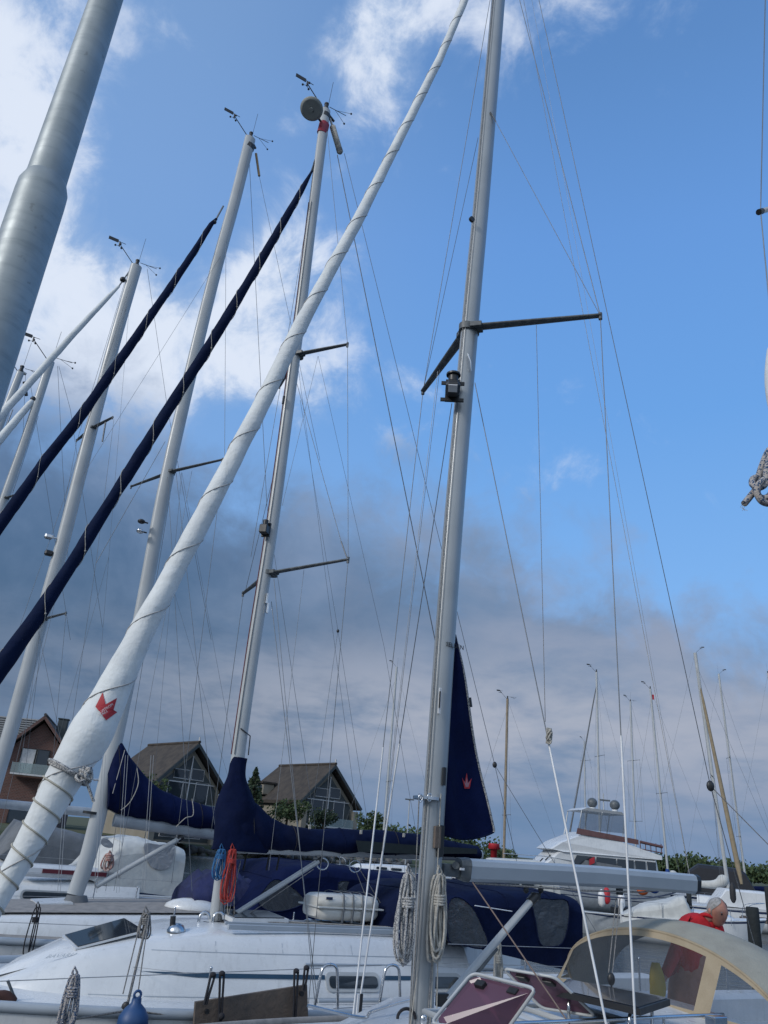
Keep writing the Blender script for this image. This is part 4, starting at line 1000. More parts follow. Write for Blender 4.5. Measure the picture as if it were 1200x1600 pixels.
def yacht_teak():
    M = atz(122, 1392, 1.68); f = Frame(M); P = f.P; W = f.W
    root = thing('sailing_yacht', 'sailing yacht with weathered teak deck, navy striped hull and royal blue boom cover', 'sailing yacht', (M.x, M.y, 0), 'yachts moored in the row')
    H = (-5.2, 7.2, 3.7, 1.12, .1)
    hull(f, root, H, gel, bands=(('hull_stripe', .2, .36, navyhull), ('hull_stripe', .42, .75, navyhull))); deck(f, root, H, teak, camber=.05); rail(f, root, H, boommat, h=.08, w=.06)
    coachroof(f, root, [(-2.6, .35, .25, 1.12, 1.15), (-2.2, .8, .72, 1.12, 1.3), (-1.0, 1.05, .95, 1.12, 1.42), (.5, 1.2, 1.1, 1.12, 1.48), (2.5, 1.3, 1.15, 1.12, 1.55), (3.0, 1.3, 1.15, 1.12, 1.55)], gel)
    mb = MB(); mb.loft([[W(s, a*w, z+.055*(1-a*a)) for a in (-.92, -.5, 0, .5, .92)] for s, w, z in ((-2.1, .72, 1.34), (-1, .95, 1.436), (.5, 1.1, 1.496), (2.5, 1.15, 1.566))], closed=False, cap=False); mb.build('teak_roof', teak, root)
    for s0, s1 in ((.35, 1.65), (1.9, 2.7)):
        fr_ = sidepatch(f, root, 'window_frame', alu_w, roundrect(s0, s1, 1.2, 1.39, .07), 1.2); sidepatch(f, root, 'window_pane', glass, roundrect(s0+.04, s1-.04, 1.23, 1.36, .05), 1.215, parent=fr_)
    MB().tube([W(.1, -1.3, 1.19), W(2.4, -1.36, 1.19)], .022, 8).build('boathook', black, root)
    for s in (-1.6, -.4): 
        q = [W(s-.2, -.3, 1.44+.03*(s > -1)), W(s+.3, -.3, 1.5), W(s+.3, .3, 1.52), W(s-.2, .3, 1.48)]; MB().prism(q, UP*.04).build('hatch', gel, root)
    ms, mp = masts(root, f, [(117, 1398), (150, 1290), (215, 990), (262, 740), (330, 450), (368, 310), (391, 216)], .125, .085, alu_w, 1.1)
    MB().tube([P(390, 226), P(388, 232)], [(.13, .09)]*2, 20, ell=f.s.copy()).build('band', black, ms)
    MB().tube([W(0, 0, 1.5), W(0, 0, 1.62)], [(.2, .15), (.15, .11)], 16, ell=f.s.copy()).build('mast_boot', greycanvas, ms)
    MB().tube([P(143, 1268), P(142, 1272)], [(.13, .09)]*2, 20, ell=f.s.copy()).build('mast_strap', black, ms)
    spread(ms, f, (264, 738), ((348, 718), (205, 760)))
    for x, y, sc in ((233, 818, 1.0), (231, 833, 1.0)):
        q = P(x, y, -.08)-f.s*.14; mb = MB(); mb.ball(q, .07, 10, 8, (1, 1, .6)); mb.build('deck_light', black if y < 825 else steel, ms)
        MB().tube([q, q+f.s*.12], .015, 6).build('light_bracket', black, ms)
    mb = MB(); a, b = P(400, 240), P(405, 275); mb.tube([a, b], .028, 8); mb.build('radar_reflector', mat('tan_plastic', (.3, .2, .1), .6), ms)
    MB().tube([mp[-1], P(399, 232)], .03, 8).build('mast_crane', black, ms)
    wl(root, f, [(405, 275, 0, 500, 720, 0, 'backstay', .0045), (389, 240, 0, 417, 790, 0, 'topping_lift', .0055), (353, 380, -.6, 351, 715, -1.15), (392, 225, -.1, 353, 380, -.6), (349, 720, -1.2, 268, 1380, -1.4), (262, 745, -.1, 300, 1392, -1.4), (300, 735, -.4, 178, 1392, -1.3, 'flag_halyard', .003),
                 (275, 738, -.1, 347, 1395, -1.4), (284, 738, -.2, 384, 1280, -.1, 'lazy_jack', .0025), (284, 738, -.2, 240, 1225, -.1, 'lazy_jack', .0025), (258, 690, 0, 150, 880, 0, 'inner_stay', .005), (345, 400, -.1, 128, 745, -.2, 'halyard', .003),
                 (268, 760, .1, 165, 1392, 1.4), (265, 900, -.1, 372, 1268, 0, 'lazy_jack', .002), (417, 790, 0, 497, 1322, 0, 'topping_lift', .004)])
    for x in (236, 240, 196, 200, 161, 165, 108, 104): wire(root, P(x, 1180, -1.2), P(x-14, 1395, -1.35), .0035, wire_l, 'shroud')
    # royal blue sail cover
    cov = boomcover(f, root, [(166, 1205, 1263), (185, 1158, 1272), (205, 1185, 1278), (240, 1225, 1283), (280, 1246, 1290), (330, 1260, 1297), (372, 1270, 1302)], .42, navy2, 'sail_cover')
    a, b = P(178, 1281), P(505, 1326); MB().tube([a, b], [(.1, .07)]*2, 16, ell=UP.copy()).build('boom', greyhull, root)
    for x, y0, y1 in ((214, 1200, 1262), (300, 1248, 1288)): MB().tube(vspline([P(x, y0, -.22), P(x+2, y0+25, -.26), P(x-10, y1-10, -.26), P(x-25, y1+4, -.2)], 14), .007, 5).build('cover_tie', ropew, cov)
    MB().tube([P(195, 1172, -.22), P(176, 1240, -.22)], .006, 5).build('cover_seam', sailseam, cov)
    MB().tube([P(146, 1218), P(186, 1219)], .02, 6).build('mast_arm', steel, ms)
    a, b = P(150, 1385), P(281, 1310); vg = MB().tube([a, b], [(.05, .04)]*2, 12, ell=f.n.copy()).build('vang', alu_w, root); MB().tube([b-(b-a)*.03, b+(b-a)*.04], .05, 10).build('vang_fitting', black, vg)
    pts = [(-60, 905, 20), (0, 820, 18.5), (60, 735, 17), (130, 645, 15.5), (200, 545, 14), (260, 458, 12), (310, 383, 9.5), (330, 350, 7), (338, 342, 4)]
    gs, surf, at = furled(root, f, pts, navywrap, 5, seg=28, n=120, amp=.1, lump=.1, seed=9); lace(gs, surf, 7)
    wire(root, P(338, 342), P(349, 322), .02, wire_m, 'forestay'); MB().ball(P(335, 347), .05, 8, 6).build('furler_swivel', black, gs)
    wire(root, W(-4.9, 0, 1.35), P(-60, 905), .02, wire_l, 'forestay')
    stanchions(f, root, (-1.55, .95, 2.8), -1.78, 1.16, .5); stanchions(f, root, (-1.0, 1.4), 1.7, 1.16, .5)
    wl(root, f, [(-20, 1440, -1.78, 60, 1443, -1.78, 'lifeline', .004), (60, 1443, -1.78, 240, 1450, -1.78, 'lifeline', .004), (240, 1450, -1.78, 470, 1452, -1.78, 'lifeline', .004), (20, 1400, 1.7, 300, 1405, 1.7, 'lifeline', .004)], wire_l)
    # navy cockpit tents
    t = tent(f, root, 'cockpit_tent', navy2, [(2.2, 1.52, 1.56), (2.5, 1.45, 1.95), (2.9, 1.4, 2.28), (3.6, 1.4, 2.36), (4.6, 1.4, 2.32), (4.9, 1.4, 2.28)], 1.25, edge=.2, holes=([(402, 1408), (412, 1390), (428, 1374), (448, 1380), (466, 1394), (476, 1410), (450, 1422), (420, 1424)], [(528, 1378), (549, 1379), (556, 1402), (532, 1404)])); t['label'] = 'navy sprayhood with clear side windows'
    t = tent(f, root, 'aft_tent', navy2, [(4.95, 1.4, 2.2), (5.3, 1.4, 2.28), (6.3, 1.35, 2.26), (6.6, 1.3, 2.1)], 1.3, edge=.2, holes=([(585, 1384), (612, 1382), (640, 1384), (630, 1410), (606, 1436), (590, 1430), (580, 1405)],), pane=mat('milky_vinyl', (.3, .31, .31), .3, col2=(.2, .21, .22), nscale=3, bump=.8, bscale=4))
    for x in (618, 626): MB().tube([P(x+4, 1382, -1.34), P(x-16, 1436, -1.34)], .01, 5).build('tent_strap', black, t)
    return f, root
F3, TEAK = yacht_teak()
def yacht_far(k, base, Yb, mast_px, a, b, m, label, H, spr=(), lines=(), hullm=gel, extra=None, boom=None, head=1.2, kinds=None):
    B = atY(base[0], base[1], Yb); M = Vector((B.x, B.y, 1.7)); f = Frame(M)
    root = thing('sailing_yacht', label, 'sailing yacht', (M.x, M.y, 0), 'yachts moored in the row')
    hull(f, root, H, hullm, bands=kinds or (('hull_stripe', .12, .3, navyhull),)); deck(f, root, H, nonskid); rail(f, root, H, alu_w)
    coachroof(f, root, [(-2.6, .35, .25, 1.12, 1.15), (-2.2, .8, .72, 1.12, 1.3), (-1.0, 1.05, .95, 1.12, 1.42), (.5, 1.2, 1.1, 1.12, 1.5), (2.5, 1.3, 1.15, 1.12, 1.6), (3.0, 1.3, 1.15, 1.12, 1.6)], gel)
    for s0, s1 in ((-.6, .5), (.8, 1.9)):
        fr_ = sidepatch(f, root, 'window_frame', alu_w, roundrect(s0, s1, 1.22, 1.4, .07), 1.2); sidepatch(f, root, 'window_pane', glass, roundrect(s0+.04, s1-.04, 1.25, 1.37, .05), 1.215, parent=fr_)
    pts = [f.P(x, y) for x, y in mast_px]; pts.insert(0, f.W(0, 0, 1.45)); ms = spar(root, 'mast', vspline(pts, 24), a, b, m, f.s, 20)
    masthead(ms, f, pts[-1], head)
    for rt, tips in spr: spread(ms, f, rt, tips, w=.06)
    wl(root, f, lines, wire_m)
    stanchions(f, root, (-2, 0, 2, 4), -1.7, 1.16, .55)
    for n_ in (-1.75, 1.75): wire(root, f.W(-3.5, n_*.6, 1.7), f.W(5, n_, 1.7), .004, wire_l, 'lifeline')
    for n_ in (-1.5, 1.5):
        wire(root, f.W(.15, n_, 1.15), pts[-1]-UP*.3, .004, wire_m, 'shroud')
    if boom:
        (x0, y0, x1, y1), cm = boom; p, q = f.P(x0, y0), f.P(x1, y1); MB().tube([p, q], [(.09, .07)]*2, 14, ell=UP.copy()).build('boom', greyhull, root)
    return f, root, ms, pts
H4 = (-5.4, 7.0, 3.6, 1.14, .1)
f4, r4, ms4, p4 = yacht_far(4, (-41, 1340), 17, [(-10, 1230), (20, 1130), (60, 985), (100, 840), (143, 670), (180, 530), (213, 416)], .15, .11, alu_w,
    'sailing yacht with dark red hull band, white sprayhood and white furled headsail', H4,
    spr=(((143, 670), ((176, 652), (120, 688))), ((66, 968), ((103, 958), (28, 985)))),
    lines=[(230, 420, 0, 262, 640, 0, 'backstay', .005), (262, 640, 0, 330, 1000, 0, 'backstay', .005), (195, 440, -.2, 120, 690, 0, 'halyard', .005), (205, 440, -.2, 100, 780, 0, 'halyard', .005), (178, 655, -1, 150, 880, -1.2), (150, 880, -1.2, 105, 1180, -1.4), (120, 690, 1, 70, 950, 1.2), (165, 660, -.8, 160, 690, -.8, 'turnbuckle', .02), (60, 985, -.1, 110, 1230, -1.1), (70, 960, .5, 40, 1200, 1.2), (100, 780, 0, 20, 1010, 0, 'halyard', .004), (103, 960, -1.1, 78, 1240, -1.4), (62, 990, -.1, 30, 1210, -.5, 'halyard', .004), (205, 440, 0, 170, 870, -.2, 'lazy_jack', .003), (170, 870, -.2, 70, 1230, 0, 'lazy_jack', .003), (170, 870, -.2, 140, 1240, 0, 'lazy_jack', .003)],
    kinds=(('hull_stripe', .1, .34, redhull),), boom=((-60, 1250, 150, 1270), whitecanvas), head=1.3)
for y, m_ in ((842, steel), (868, black)):
    q = f4.P(92, y, 0)-f4.s*.22; mb = MB(); mb.box(q, (.18, .14, .12), (f4.s, f4.n, UP), .03); mb.tube([q, q+f4.s*.2], .02, 6); mb.build('deck_light', m_, ms4)
g4, su4, at4 = furled(r4, f4, [(-80, 735, 14), (0, 650, 13), (60, 583, 11), (120, 516, 9.5), (170, 463, 7), (186, 447, 4)], sailw, 8, seg=16, n=60, name='furled_headsail', lump=.04)
wire(r4, f4.P(186, 447), f4.P(205, 420), .02, wire_m, 'forestay'); wire(r4, f4.W(-5.1, 0, 1.4), f4.P(-80, 735), .02, wire_l, 'forestay'); MB().ball(f4.P(192, 437), .08, 8, 6).build('furler_swivel', black, g4)
t = tent(f4, r4, 'sprayhood', whitecanvas, [(2.0, 1.62, 1.7), (2.25, 1.55, 2.1), (2.5, 1.5, 2.38), (2.9, 1.45, 2.45), (3.7, 1.4, 2.36), (3.85, 1.4, 2.3)], 1.15, edge=.3, lumps=.02)
patch(f4, 'hood_window', vinyl_d, t, [(160, 1310), (168, 1311), (177, 1320), (173, 1325), (163, 1323), (157, 1317)], 1.165, .012)
patch(f4, 'hood_window', vinyl_d, t, [(226, 1318), (250, 1320), (272, 1318), (271, 1340), (262, 1357), (240, 1357), (228, 1340)], 1.165, .012)
a, b = f4.P(108, 1355), f4.P(168, 1330); MB().tube([a, b], .05, 10).build('vang', alu_w, r4)
mb = MB(); mb.box(f4.W(1.7, -.9, 1.72), (1.9, .5, .22), (f4.s, f4.n, UP), .06); mb.build('coaming', gel, r4); mb = MB(); mb.box(f4.W(1.7, -1.16, 1.72), (1.2, .02, .08), (f4.s, f4.n, UP)); mb.build('red_band', redhull, r4)
H5 = (-5.2, 7.0, 3.6, 1.14, .1)
f5, r5, ms5, p5 = yacht_far(5, (-150, 1300), 22, [(-60, 990), (0, 800), (40, 685), (79, 565)], .13, .1, alu_w, 'sailing yacht whose slim mast stands fourth beyond the grey pole, blue tarpaulin over its boom', H5,
    spr=(((8, 779), ((27, 772), (-14, 790))),), lines=[(90, 572, 0, 98, 730, 0, 'backstay', .006), (92, 572, 0, 110, 640, 0, 'backstay', .006), (110, 640, 0, 160, 980, 0, 'backstay', .006), (98, 730, 0, 108, 900, 0, 'topping_lift', .006), (60, 650, 0, 20, 770, 0, 'halyard', .006)], head=1.6)
g5, su5, at5 = furled(r5, f5, [(-60, 750, 15), (0, 686, 13), (45, 633, 10), (56, 620, 5)], sailw, 6, seg=14, n=40, lump=.04); wire(r5, f5.P(56, 620), f5.P(70, 600), .03, wire_m, 'forestay'); MB().ball(f5.P(52, 624), .1, 8, 6).build('furler_swivel', black, g5)
wire(r5, f5.W(-4.9, 0, 1.4), f5.P(-60, 750), .02, wire_l, 'forestay')
t = tent(f5, r5, 'boom_tent', greycanvas, [(2.2, 1.6, 1.7), (2.6, 1.5, 2.5), (3.4, 1.5, 2.45), (4.3, 1.4, 2.3), (4.5, 1.4, 1.9)], 1.2, edge=.7, lumps=.05); t['label'] = 'grey cover over the cockpit'
tent(f5, r5, 'blue_cover', navy2, [(4.6, 1.4, 1.6), (4.9, 1.4, 2.3), (5.8, 1.4, 2.2), (6.4, 1.3, 1.6)], 1.2, edge=.5, lumps=.06)
f6, r6, ms6, p6 = yacht_far(6, (-170, 1300), 27, [(-60, 830), (-10, 690), (32, 582)], .14, .11, alu_w, 'sailing yacht whose masthead stands lowest and closest to the grey pole', H5,
    lines=[(40, 583, 0, 35, 700, 0, 'backstay', .007), (46, 590, 0, 110, 1000, 0, 'backstay', .007), (20, 640, -.4, 5, 680, -.4, 'halyard', .02)], head=1.9)
MB().tube([f6.P(38, 597), f6.P(41, 618)], .07, 8).build('radar_reflector', black, ms6); MB().tube([f6.P(32, 580), f6.P(41, 585)], .06, 8).build('mast_crane', alu_w, ms6)
# ------------------------------------------------------------------ loose things on and about the near yachts
def gear():
    f, P, W = F2, F2.P, F2.W
    # liferaft canister
    a, b, c0 = P(482, 1421), P(580, 1424), None; L = (b-a).length; mid = a.lerp(b, .5); mid.z = 1.955
    root = thing('liferaft_canister', 'white strapped liferaft canister on the cabin roof right of the navy boom cover', 'liferaft', W(*[F2.loc(mid)[0], F2.loc(mid)[1]], 1.77), None)
    def half(z0, z1, k): 
        mb = MB(); rg = []
        for i in range(13):
            u = -1+2*i/12; e = (1-abs(u)**7)**.5 if abs(u) < 1 else .0; e = .75+.25*e
            rg.append([mid+f.s*u*L/2*.96+f.n*x*.26*e+UP*(z*e) for x, z in ((-1, z0), (-1, z0+(z1-z0)*.6), (-.85, z0+(z1-z0)*.92), (-.6, z1), (.6, z1), (.85, z0+(z1-z0)*.92), (1, z0+(z1-z0)*.6), (1, z0))])
        mb.loft(rg); return mb
    half(.0, .14, 1).build('upper_shell', cream, root); half(-.0, -.15, 1).build('lower_shell', cream, root)
    mb = MB(); mb.box(mid, (L*1.02, .57, .018), (f.s, f.n, UP)); mb.build('seam_flange', whitecanvas, root)
    for u in (-.25, .05, .35, .7): 
        mb = MB(); q = mid+f.s*u*L/2; mb.tube([q+f.n*x+UP*z for x, z in ((-.27, -.16), (-.285, 0), (-.25, .15), (-.16, .17), (.16, .17), (.25, .15), (.285, 0), (.27, -.16))], [(.012, .003)]*8, 6, closed=True, ell=f.s.copy()); mb.build('strap', greycanvas, root)
    mb = MB()
    for z in (-.19,):
        for u in (-.7, 0, .7): mb.tube([mid+f.s*u*L/2-f.n*.25+UP*z, mid+f.s*u*L/2+f.n*.25+UP*z], .02, 6)
        for y in (-.24, .24): mb.tube([mid-f.s*L*.4+f.n*y+UP*(z-.01), mid+f.s*L*.4+f.n*y+UP*(z-.01)], .016, 6)
    mb.build('cradle', steel, root)
    MB().box(mid-f.s*L*.35-f.n*.262+UP*.1, (.09, .004, .03), (f.s, f.n, UP)).build('sticker', navyhull, root)
    # wooden fender board slung from the lifeline
    q = [P(x, y, -1.76) for x, y in ((306, 1566), (480, 1539), (482, 1600), (300, 1650))]
    root = thing('fender_board', 'weathered wooden board slung on black straps outside the lifeline', 'board', q[3].lerp(q[2], .5))
    bd = MB().prism(q, f.n*.04).build('board', wood, root)
    for x, y in ((324, 1581), (472, 1553)):
        c = P(x, y, -1.805); MB().tube([c, c+f.n*.02], .022, 12).build('board_hole', black, bd)
    for x0, y0, x1, y1 in ((333, 1523, 322, 1570), (347, 1521, 345, 1600), (463, 1517, 461, 1600), (479, 1512, 476, 1548)):
        p0, p1 = P(x0, y0, -1.8), P(x1, y1, -1.82); mb = MB(); mb.tube([p0+f.s*.02, p1+f.s*.0], .011, 6); mb.tube([p0-f.s*.02, p1-f.s*.02], .011, 6); mb.build('strap', ropek, root)
        kb = MB(); kb.ball(p0, .03, 8, 6, (1, 1, .8)); kb.build('strap_knot', ropek, root)
    kb = MB(); kb.ball(P(346, 1588, -1.83), .03, 8, 6); kb.build('strap_knot', ropek, root)
    # blue ball fender
    q = P(209, 1588, -1.66); root = thing('ball_fender', 'blue round fender hanging by its eye at the foot of the picture', 'fender', q-UP*.13)
    mb = MB(); mb.tube([q-UP*.17, q-UP*.14, q-UP*.06, q+UP*.0, q+UP*.06, q+UP*.1, q+UP*.14], [.04, .1, .135, .128, .09, .045, .04], 24); mb.build('fender_body', bluef, root)
    e = q+UP*.165; MB().tube([e+f.s*.03*math.cos(t)+UP*.03*math.sin(t) for t in [2*math.pi*k/14 for k in range(14)]], .012, 8, closed=True).build('fender_eye', bluef, root)
    wire(root, e+UP*.02, P(224, 1490, -1.6), .006, ropeg, 'fender_line')
    wire(root, P(224, 1490, -1.6), P(233, 1430, -1.4), .006, ropeg, 'fender_line')
    # hanks
    hs = ((F2, (118, 1523, -1.6), .46, .13, 5, .011, fleckblue, 'short hank of flecked grey rope hung on the lifeline, lower left'),
          (F3, (60, 1417, -1.8), .58, .12, 2, .008, ropek, 'thin black rope loops tied high on a stanchion left of the teak deck'),
          (F2, (229, 1427, -1.3), .22, .12, 4, .008, ropeg, 'grey lashed bundle of line on the forward shroud beside the forehatch'))
    for fr_, p, L_, w, n, r, m, lab in hs: tag(coil(fr_.P(*p), L_, w, n, r, m, fr_.s, -fr_.n, 'rope_hank', len(lab), .3), lab, 'rope')
    for p, L_, m, lab in (((347, 1327, -.12), .34, ropeb, 'bright blue rope bundle under the navy mast collar'), ((364, 1327, -.16), .6, roper, 'red rope bundle hanging under the navy mast collar')):
        tag(coil(P(*p), L_, .15, 10, .0065, m, f.s, -f.n, 'rope_bundle', 3, .25), lab, 'rope')
    tag(coil(F4P(88, 1352), .1, .1, 3, .02, ropek, f4.s, -f4.n, 'rope_hank', 2), 'small dark bundle on the deck beside the white furled sail', 'rope') if False else None
    # lashed purple blue tarpaulin on the teak yacht, dinghy under it
    g = F3; mb = MB(); rings = []
    for i in range(21):
        u = i/20; c = g.P(284+106*u, 1412-4*u, -.2); h = (.08+.42*math.sin(math.pi*(.06+.9*u))**.5)
        rings.append([c+g.n*(.55*math.cos(a))*(1+.1*noise.noise(Vector((i*.5, a*2, 0))))+UP*(h*abs(math.sin(a))**.8*(1+.3*noise.noise(Vector((i*.4, a*2.2, 3)))) ) for a in [math.pi*k/16 for k in range(17)]])
    mb.loft(rings, closed=False, cap=False); mb.add(rings[0], [list(range(17))]); mb.add(rings[-1], [list(range(17))[::-1]])
    tag(mb.build('tarpaulin', purple, None, loc=rings[10][8]-UP*.4), 'crumpled violet blue tarpaulin behind the silver mast with the red rope', 'tarpaulin')
    q = g.P(300, 1420, -.6); mb = MB(); mb.ball(q, .34, 16, 8, (1.3, .8, .45)); tag(mb.build('dinghy', gel, None, loc=q-UP*.15), 'upturned white dinghy end under the violet blue tarpaulin', 'dinghy')
    # red and white lifebuoy-like rope bag on the rail of the red banded yacht
    q = f4.P(170, 1345, -1.4); o = coil(q+UP*.12, .3, .22, 6, .016, mat('pink_rope', (.3, .12, .1), .9, col2=(.45, .4, .36), nscale=20), f4.s, -f4.n, 'rope_hank', 8, .1)
    tag(o, 'faded red and white rope hank beside the white sprayhood', 'rope')
gear()
# ------------------------------------------------------------------ the man in red
def person():
    C0 = atY(1085, 1500, 9.4); r = Vector((1, .25, 0)).normalized(); b = Vector((-r.y, r.x, 0)); 
    def pt(x, y, d=0.0):
        q = atY(x, y, 9.4+d); return q
    skin = mat('skin', (.42, .2, .14), .55, col2=(.36, .16, .11), nscale=20); shirt = mat('red_shirt', (.52, .012, .02), .85, col2=(.4, .01, .016), nscale=6, bump=1.0, bscale=7); trou = mat('dark_trousers', (.015, .018, .022), .9, bump=.4)
    hair = mat('grey_hair', (.34, .33, .32), .9, col2=(.2, .2, .19), nscale=40)
    hip = pt(1066, 1552); chest = pt(1080, 1462, .0); neck = pt(1104, 1431, -.05); head = pt(1121, 1425, -.12)
    foot0 = Vector((hip.x-.1, hip.y+.1, 1.22))
    root = thing('person', 'man in a red sweater leaning over beyond the beige sprayhood', 'person', (hip.x, hip.y, 1.22))
    def skin_mesh(name, pts, edges, m, par, sub=2):
        me = bpy.data.meshes.new(name); o0 = Vector(par['_o']); me.from_pydata([p-o0 for p, _ in pts], edges, []); o = bpy.data.objects.new(name, me); C.objects.link(o)
        md = o.modifiers.new('s', 'SKIN'); 
        for i, (_, rr) in enumerate(pts):
            me.skin_vertices[0].data[i].radius = rr if isinstance(rr, tuple) else (rr, rr)
        me.skin_vertices[0].data[0].use_root = True
        s2 = o.modifiers.new('u', 'SUBSURF'); s2.levels = s2.render_levels = sub
        dg = bpy.context.evaluated_depsgraph_get(); nm = bpy.data.meshes.new_from_object(o.evaluated_get(dg)); bpy.data.objects.remove(o)
        for p in nm.polygons: p.use_smooth = True
        nm.materials.clear(); nm.materials.append(m); o = bpy.data.objects.new(name, nm); C.objects.link(o); o.parent = par; o['_o'] = tuple(o0); return o
    shL = chest.lerp(neck, .72)+r*.17-UP*.0; shR = chest.lerp(neck, .66)-r*.19-UP*.03
    elL = pt(1128, 1500, -.1); haL = pt(1150, 1512, -.2); elR = pt(1050, 1500, -.12); haR = pt(1032, 1538, -.2)
    kneeA = hip+Vector((.1, -.12, -.28)); kneeB = hip+Vector((-.14, .02, -.3))
    body = [(hip, .16), (hip.lerp(chest, .5), .155), (chest, .17), (neck, .055), (head-UP*.03, .07), (head+UP*.05, .085), (shL, .075), (elL, .05), (haL, .032), (shR, .075), (elR, .05), (haR, .032),
            (kneeA, .085), (Vector((kneeA.x, kneeA.y, 1.28)), .05), (kneeB, .085), (Vector((kneeB.x, kneeB.y, 1.28)), .05)]
    ed = [(0, 1), (1, 2), (2, 3), (3, 4), (4, 5), (2, 6), (6, 7), (7, 8), (2, 9), (9, 10), (10, 11), (0, 12), (12, 13), (0, 14), (14, 15)]
    bd = skin_mesh('body', body, ed, skin, root)
    # head over the neck: skull, jaw, nose, brow, ears on the same body
    look = (r*.12-b-UP*.22).normalized(); sd_ = look.cross(UP).normalized(); up2 = sd_.cross(look).normalized()
    hm = MB(); rg = []
    n1, n2 = 26, 20
    def hp(a, e):
        d = look*math.cos(e)*math.cos(a)+sd_*math.cos(e)*math.sin(a)+up2*math.sin(e)
        R_ = .1; x = math.cos(e)*math.cos(a); y = math.cos(e)*math.sin(a); z = math.sin(e)
        k = Vector((x*.115, y*.09, z*.14))
        if z < 0: k.x *= 1+.02*z; k.y *= 1+.32*z; 
        if z < -.1 and x < 0: k.x *= 1+.5*z
        fr_ = max(0, x)
        k.x += .022*math.exp(-((y/.16)**2+((z+.12)/.2)**2))*fr_               # nose
        k.x += .008*math.exp(-((z-.2)/.1)**2)*fr_                              # brow
        k.x -= .014*(math.exp(-(((y-.36)/.16)**2+((z-.06)/.1)**2))+math.exp(-(((y+.36)/.16)**2+((z-.06)/.1)**2)))*fr_   # eye sockets
        k.x -= .006*math.exp(-(((z+.46)/.04)**2+(y/.3)**2))*fr_               # mouth line
        k.x += .008*math.exp(-(((z+.75)/.15)**2+(y/.3)**2))*fr_               # chin
        return head+look*k.x+sd_*k.y+up2*k.z
    for j in range(n2+1):
        e = -math.pi/2+math.pi*(j+.02)/(n2+.04); rg.append([hp(2*math.pi*i/n1, e) for i in range(n1)])
    hm.loft(rg); hdm = hm
    for sg in (-1, 1): hdm.ball(head+sd_*sg*.092-look*.012+up2*.0, .03, 10, 8, (.6, .6, 1))
    o = hdm.build('head', skin, root)
    hr = MB(); rg = []
    for j in range(12):
        e = R(-20)+R(104)*(j/11)*.98; rg.append([(lambda p: head+(p-head)*1.07)(hp(R(max(30, 84-max(0, j-3)*12)+(360-2*max(30, 84-max(0, j-3)*12))*i/22), e)) if j < 8 else (lambda p: head+(p-head)*1.03)(hp(R(30-(j-7)*6+(300+(j-7)*12)*i/22), e)) for i in range(23)])
    hr.loft(rg, closed=False, cap=False); hr.build('hair', hair, root)
    for sg in (-1, 1):
        ey = head+look*.097+sd_*sg*.036+up2*.008; MB().ball(ey, .011, 8, 6).build('eye', black, o)
        MB().tube([ey+sd_*sg*-.016+up2*.02+look*.006, ey+sd_*sg*.016+up2*.018+look*.004], .004, 5).build('eyebrow', hair, o)
    MB().tube([head+look*.106+up2*-.064-sd_*.024, head+look*.112+up2*-.062, head+look*.106+up2*-.064+sd_*.024], .004, 5).build('mouth', mat('lips', (.2, .06, .05), .5), o)
    tors = [(hip+UP*.03, .185), (hip.lerp(chest, .5), .175), (chest, .19), (chest.lerp(neck, .95), .09), (shL, .098), (elL.lerp(shL, .5), .075), (elL, .066), (elL.lerp(haL, .75), .05), (shR, .098), (elR.lerp(shR, .5), .075), (elR, .066), (elR.lerp(haR, .75), .05)]
    skin_mesh('sweater', tors, [(0, 1), (1, 2), (2, 3), (2, 4), (4, 5), (5, 6), (6, 7), (2, 8), (8, 9), (9, 10), (10, 11)], shirt, root)
    skin_mesh('trousers', [(hip-UP*.02, .18), (kneeA, .105), (Vector((kneeA.x, kneeA.y, 1.3)), .08), (kneeB, .105), (Vector((kneeB.x, kneeB.y, 1.3)), .08)], [(0, 1), (1, 2), (0, 3), (3, 4)], trou, root)
    for h, e in ((haL, elL), (haR, elR)):
        d = (h-e).normalized(); side = d.cross(UP).normalized(); nn = side.cross(d)
        mb = MB(); mb.loft([[h+d*t+side*w*math.cos(a)+nn*q*math.sin(a) for a in [2*math.pi*k/12 for k in range(12)]] for t, w, q in ((-.02, .026, .024), (.03, .042, .018), (.08, .044, .015), (.09, .038, .012))])
        for k in range(4):
            p0 = h+d*.08+side*(-.032+.021*k); ln = (.062, .074, .07, .054)[k]; mb.tube([p0, p0+d*ln*.45-nn*.006, p0+d*ln*.8-nn*.024, p0+d*ln*.9-nn*.04], [.0095, .009, .008, .006], 8)
        p0 = h+d*.02+side*.035; mb.tube([p0, p0+d*.03+side*.022-nn*.01, p0+d*.055+side*.026-nn*.024], [.012, .0105, .008], 8)
        mb.build('hand', skin, root)
    MB().tube([neck+UP*.0+r*.085*math.cos(a)+b*.085*math.sin(a)+UP*.015*math.sin(a*2) for a in [2*math.pi*k/16 for k in range(16)]], .018, 8, closed=True).build('collar', shirt, root)
    # yellow bag in his right hand
    q = pt(1026, 1532, -.24); mb = MB(); rg = []
    for i in range(9):
        u = i/8; c = q+UP*(.16-.42*u); w = .02+.07*math.sin(math.pi*min(1, u*.8+.1)); rg.append([c+r*w*math.cos(a)*(1+.15*math.sin(3*a+u*5))+b*w*.5*math.sin(a) for a in [2*math.pi*k/16 for k in range(16)]])
    mb.loft(rg); tag(mb.build('yellow_bag', yellow, None, loc=rg[-1][0]), 'yellow cloth bag in the right hand of the man in red', 'bag')
person()
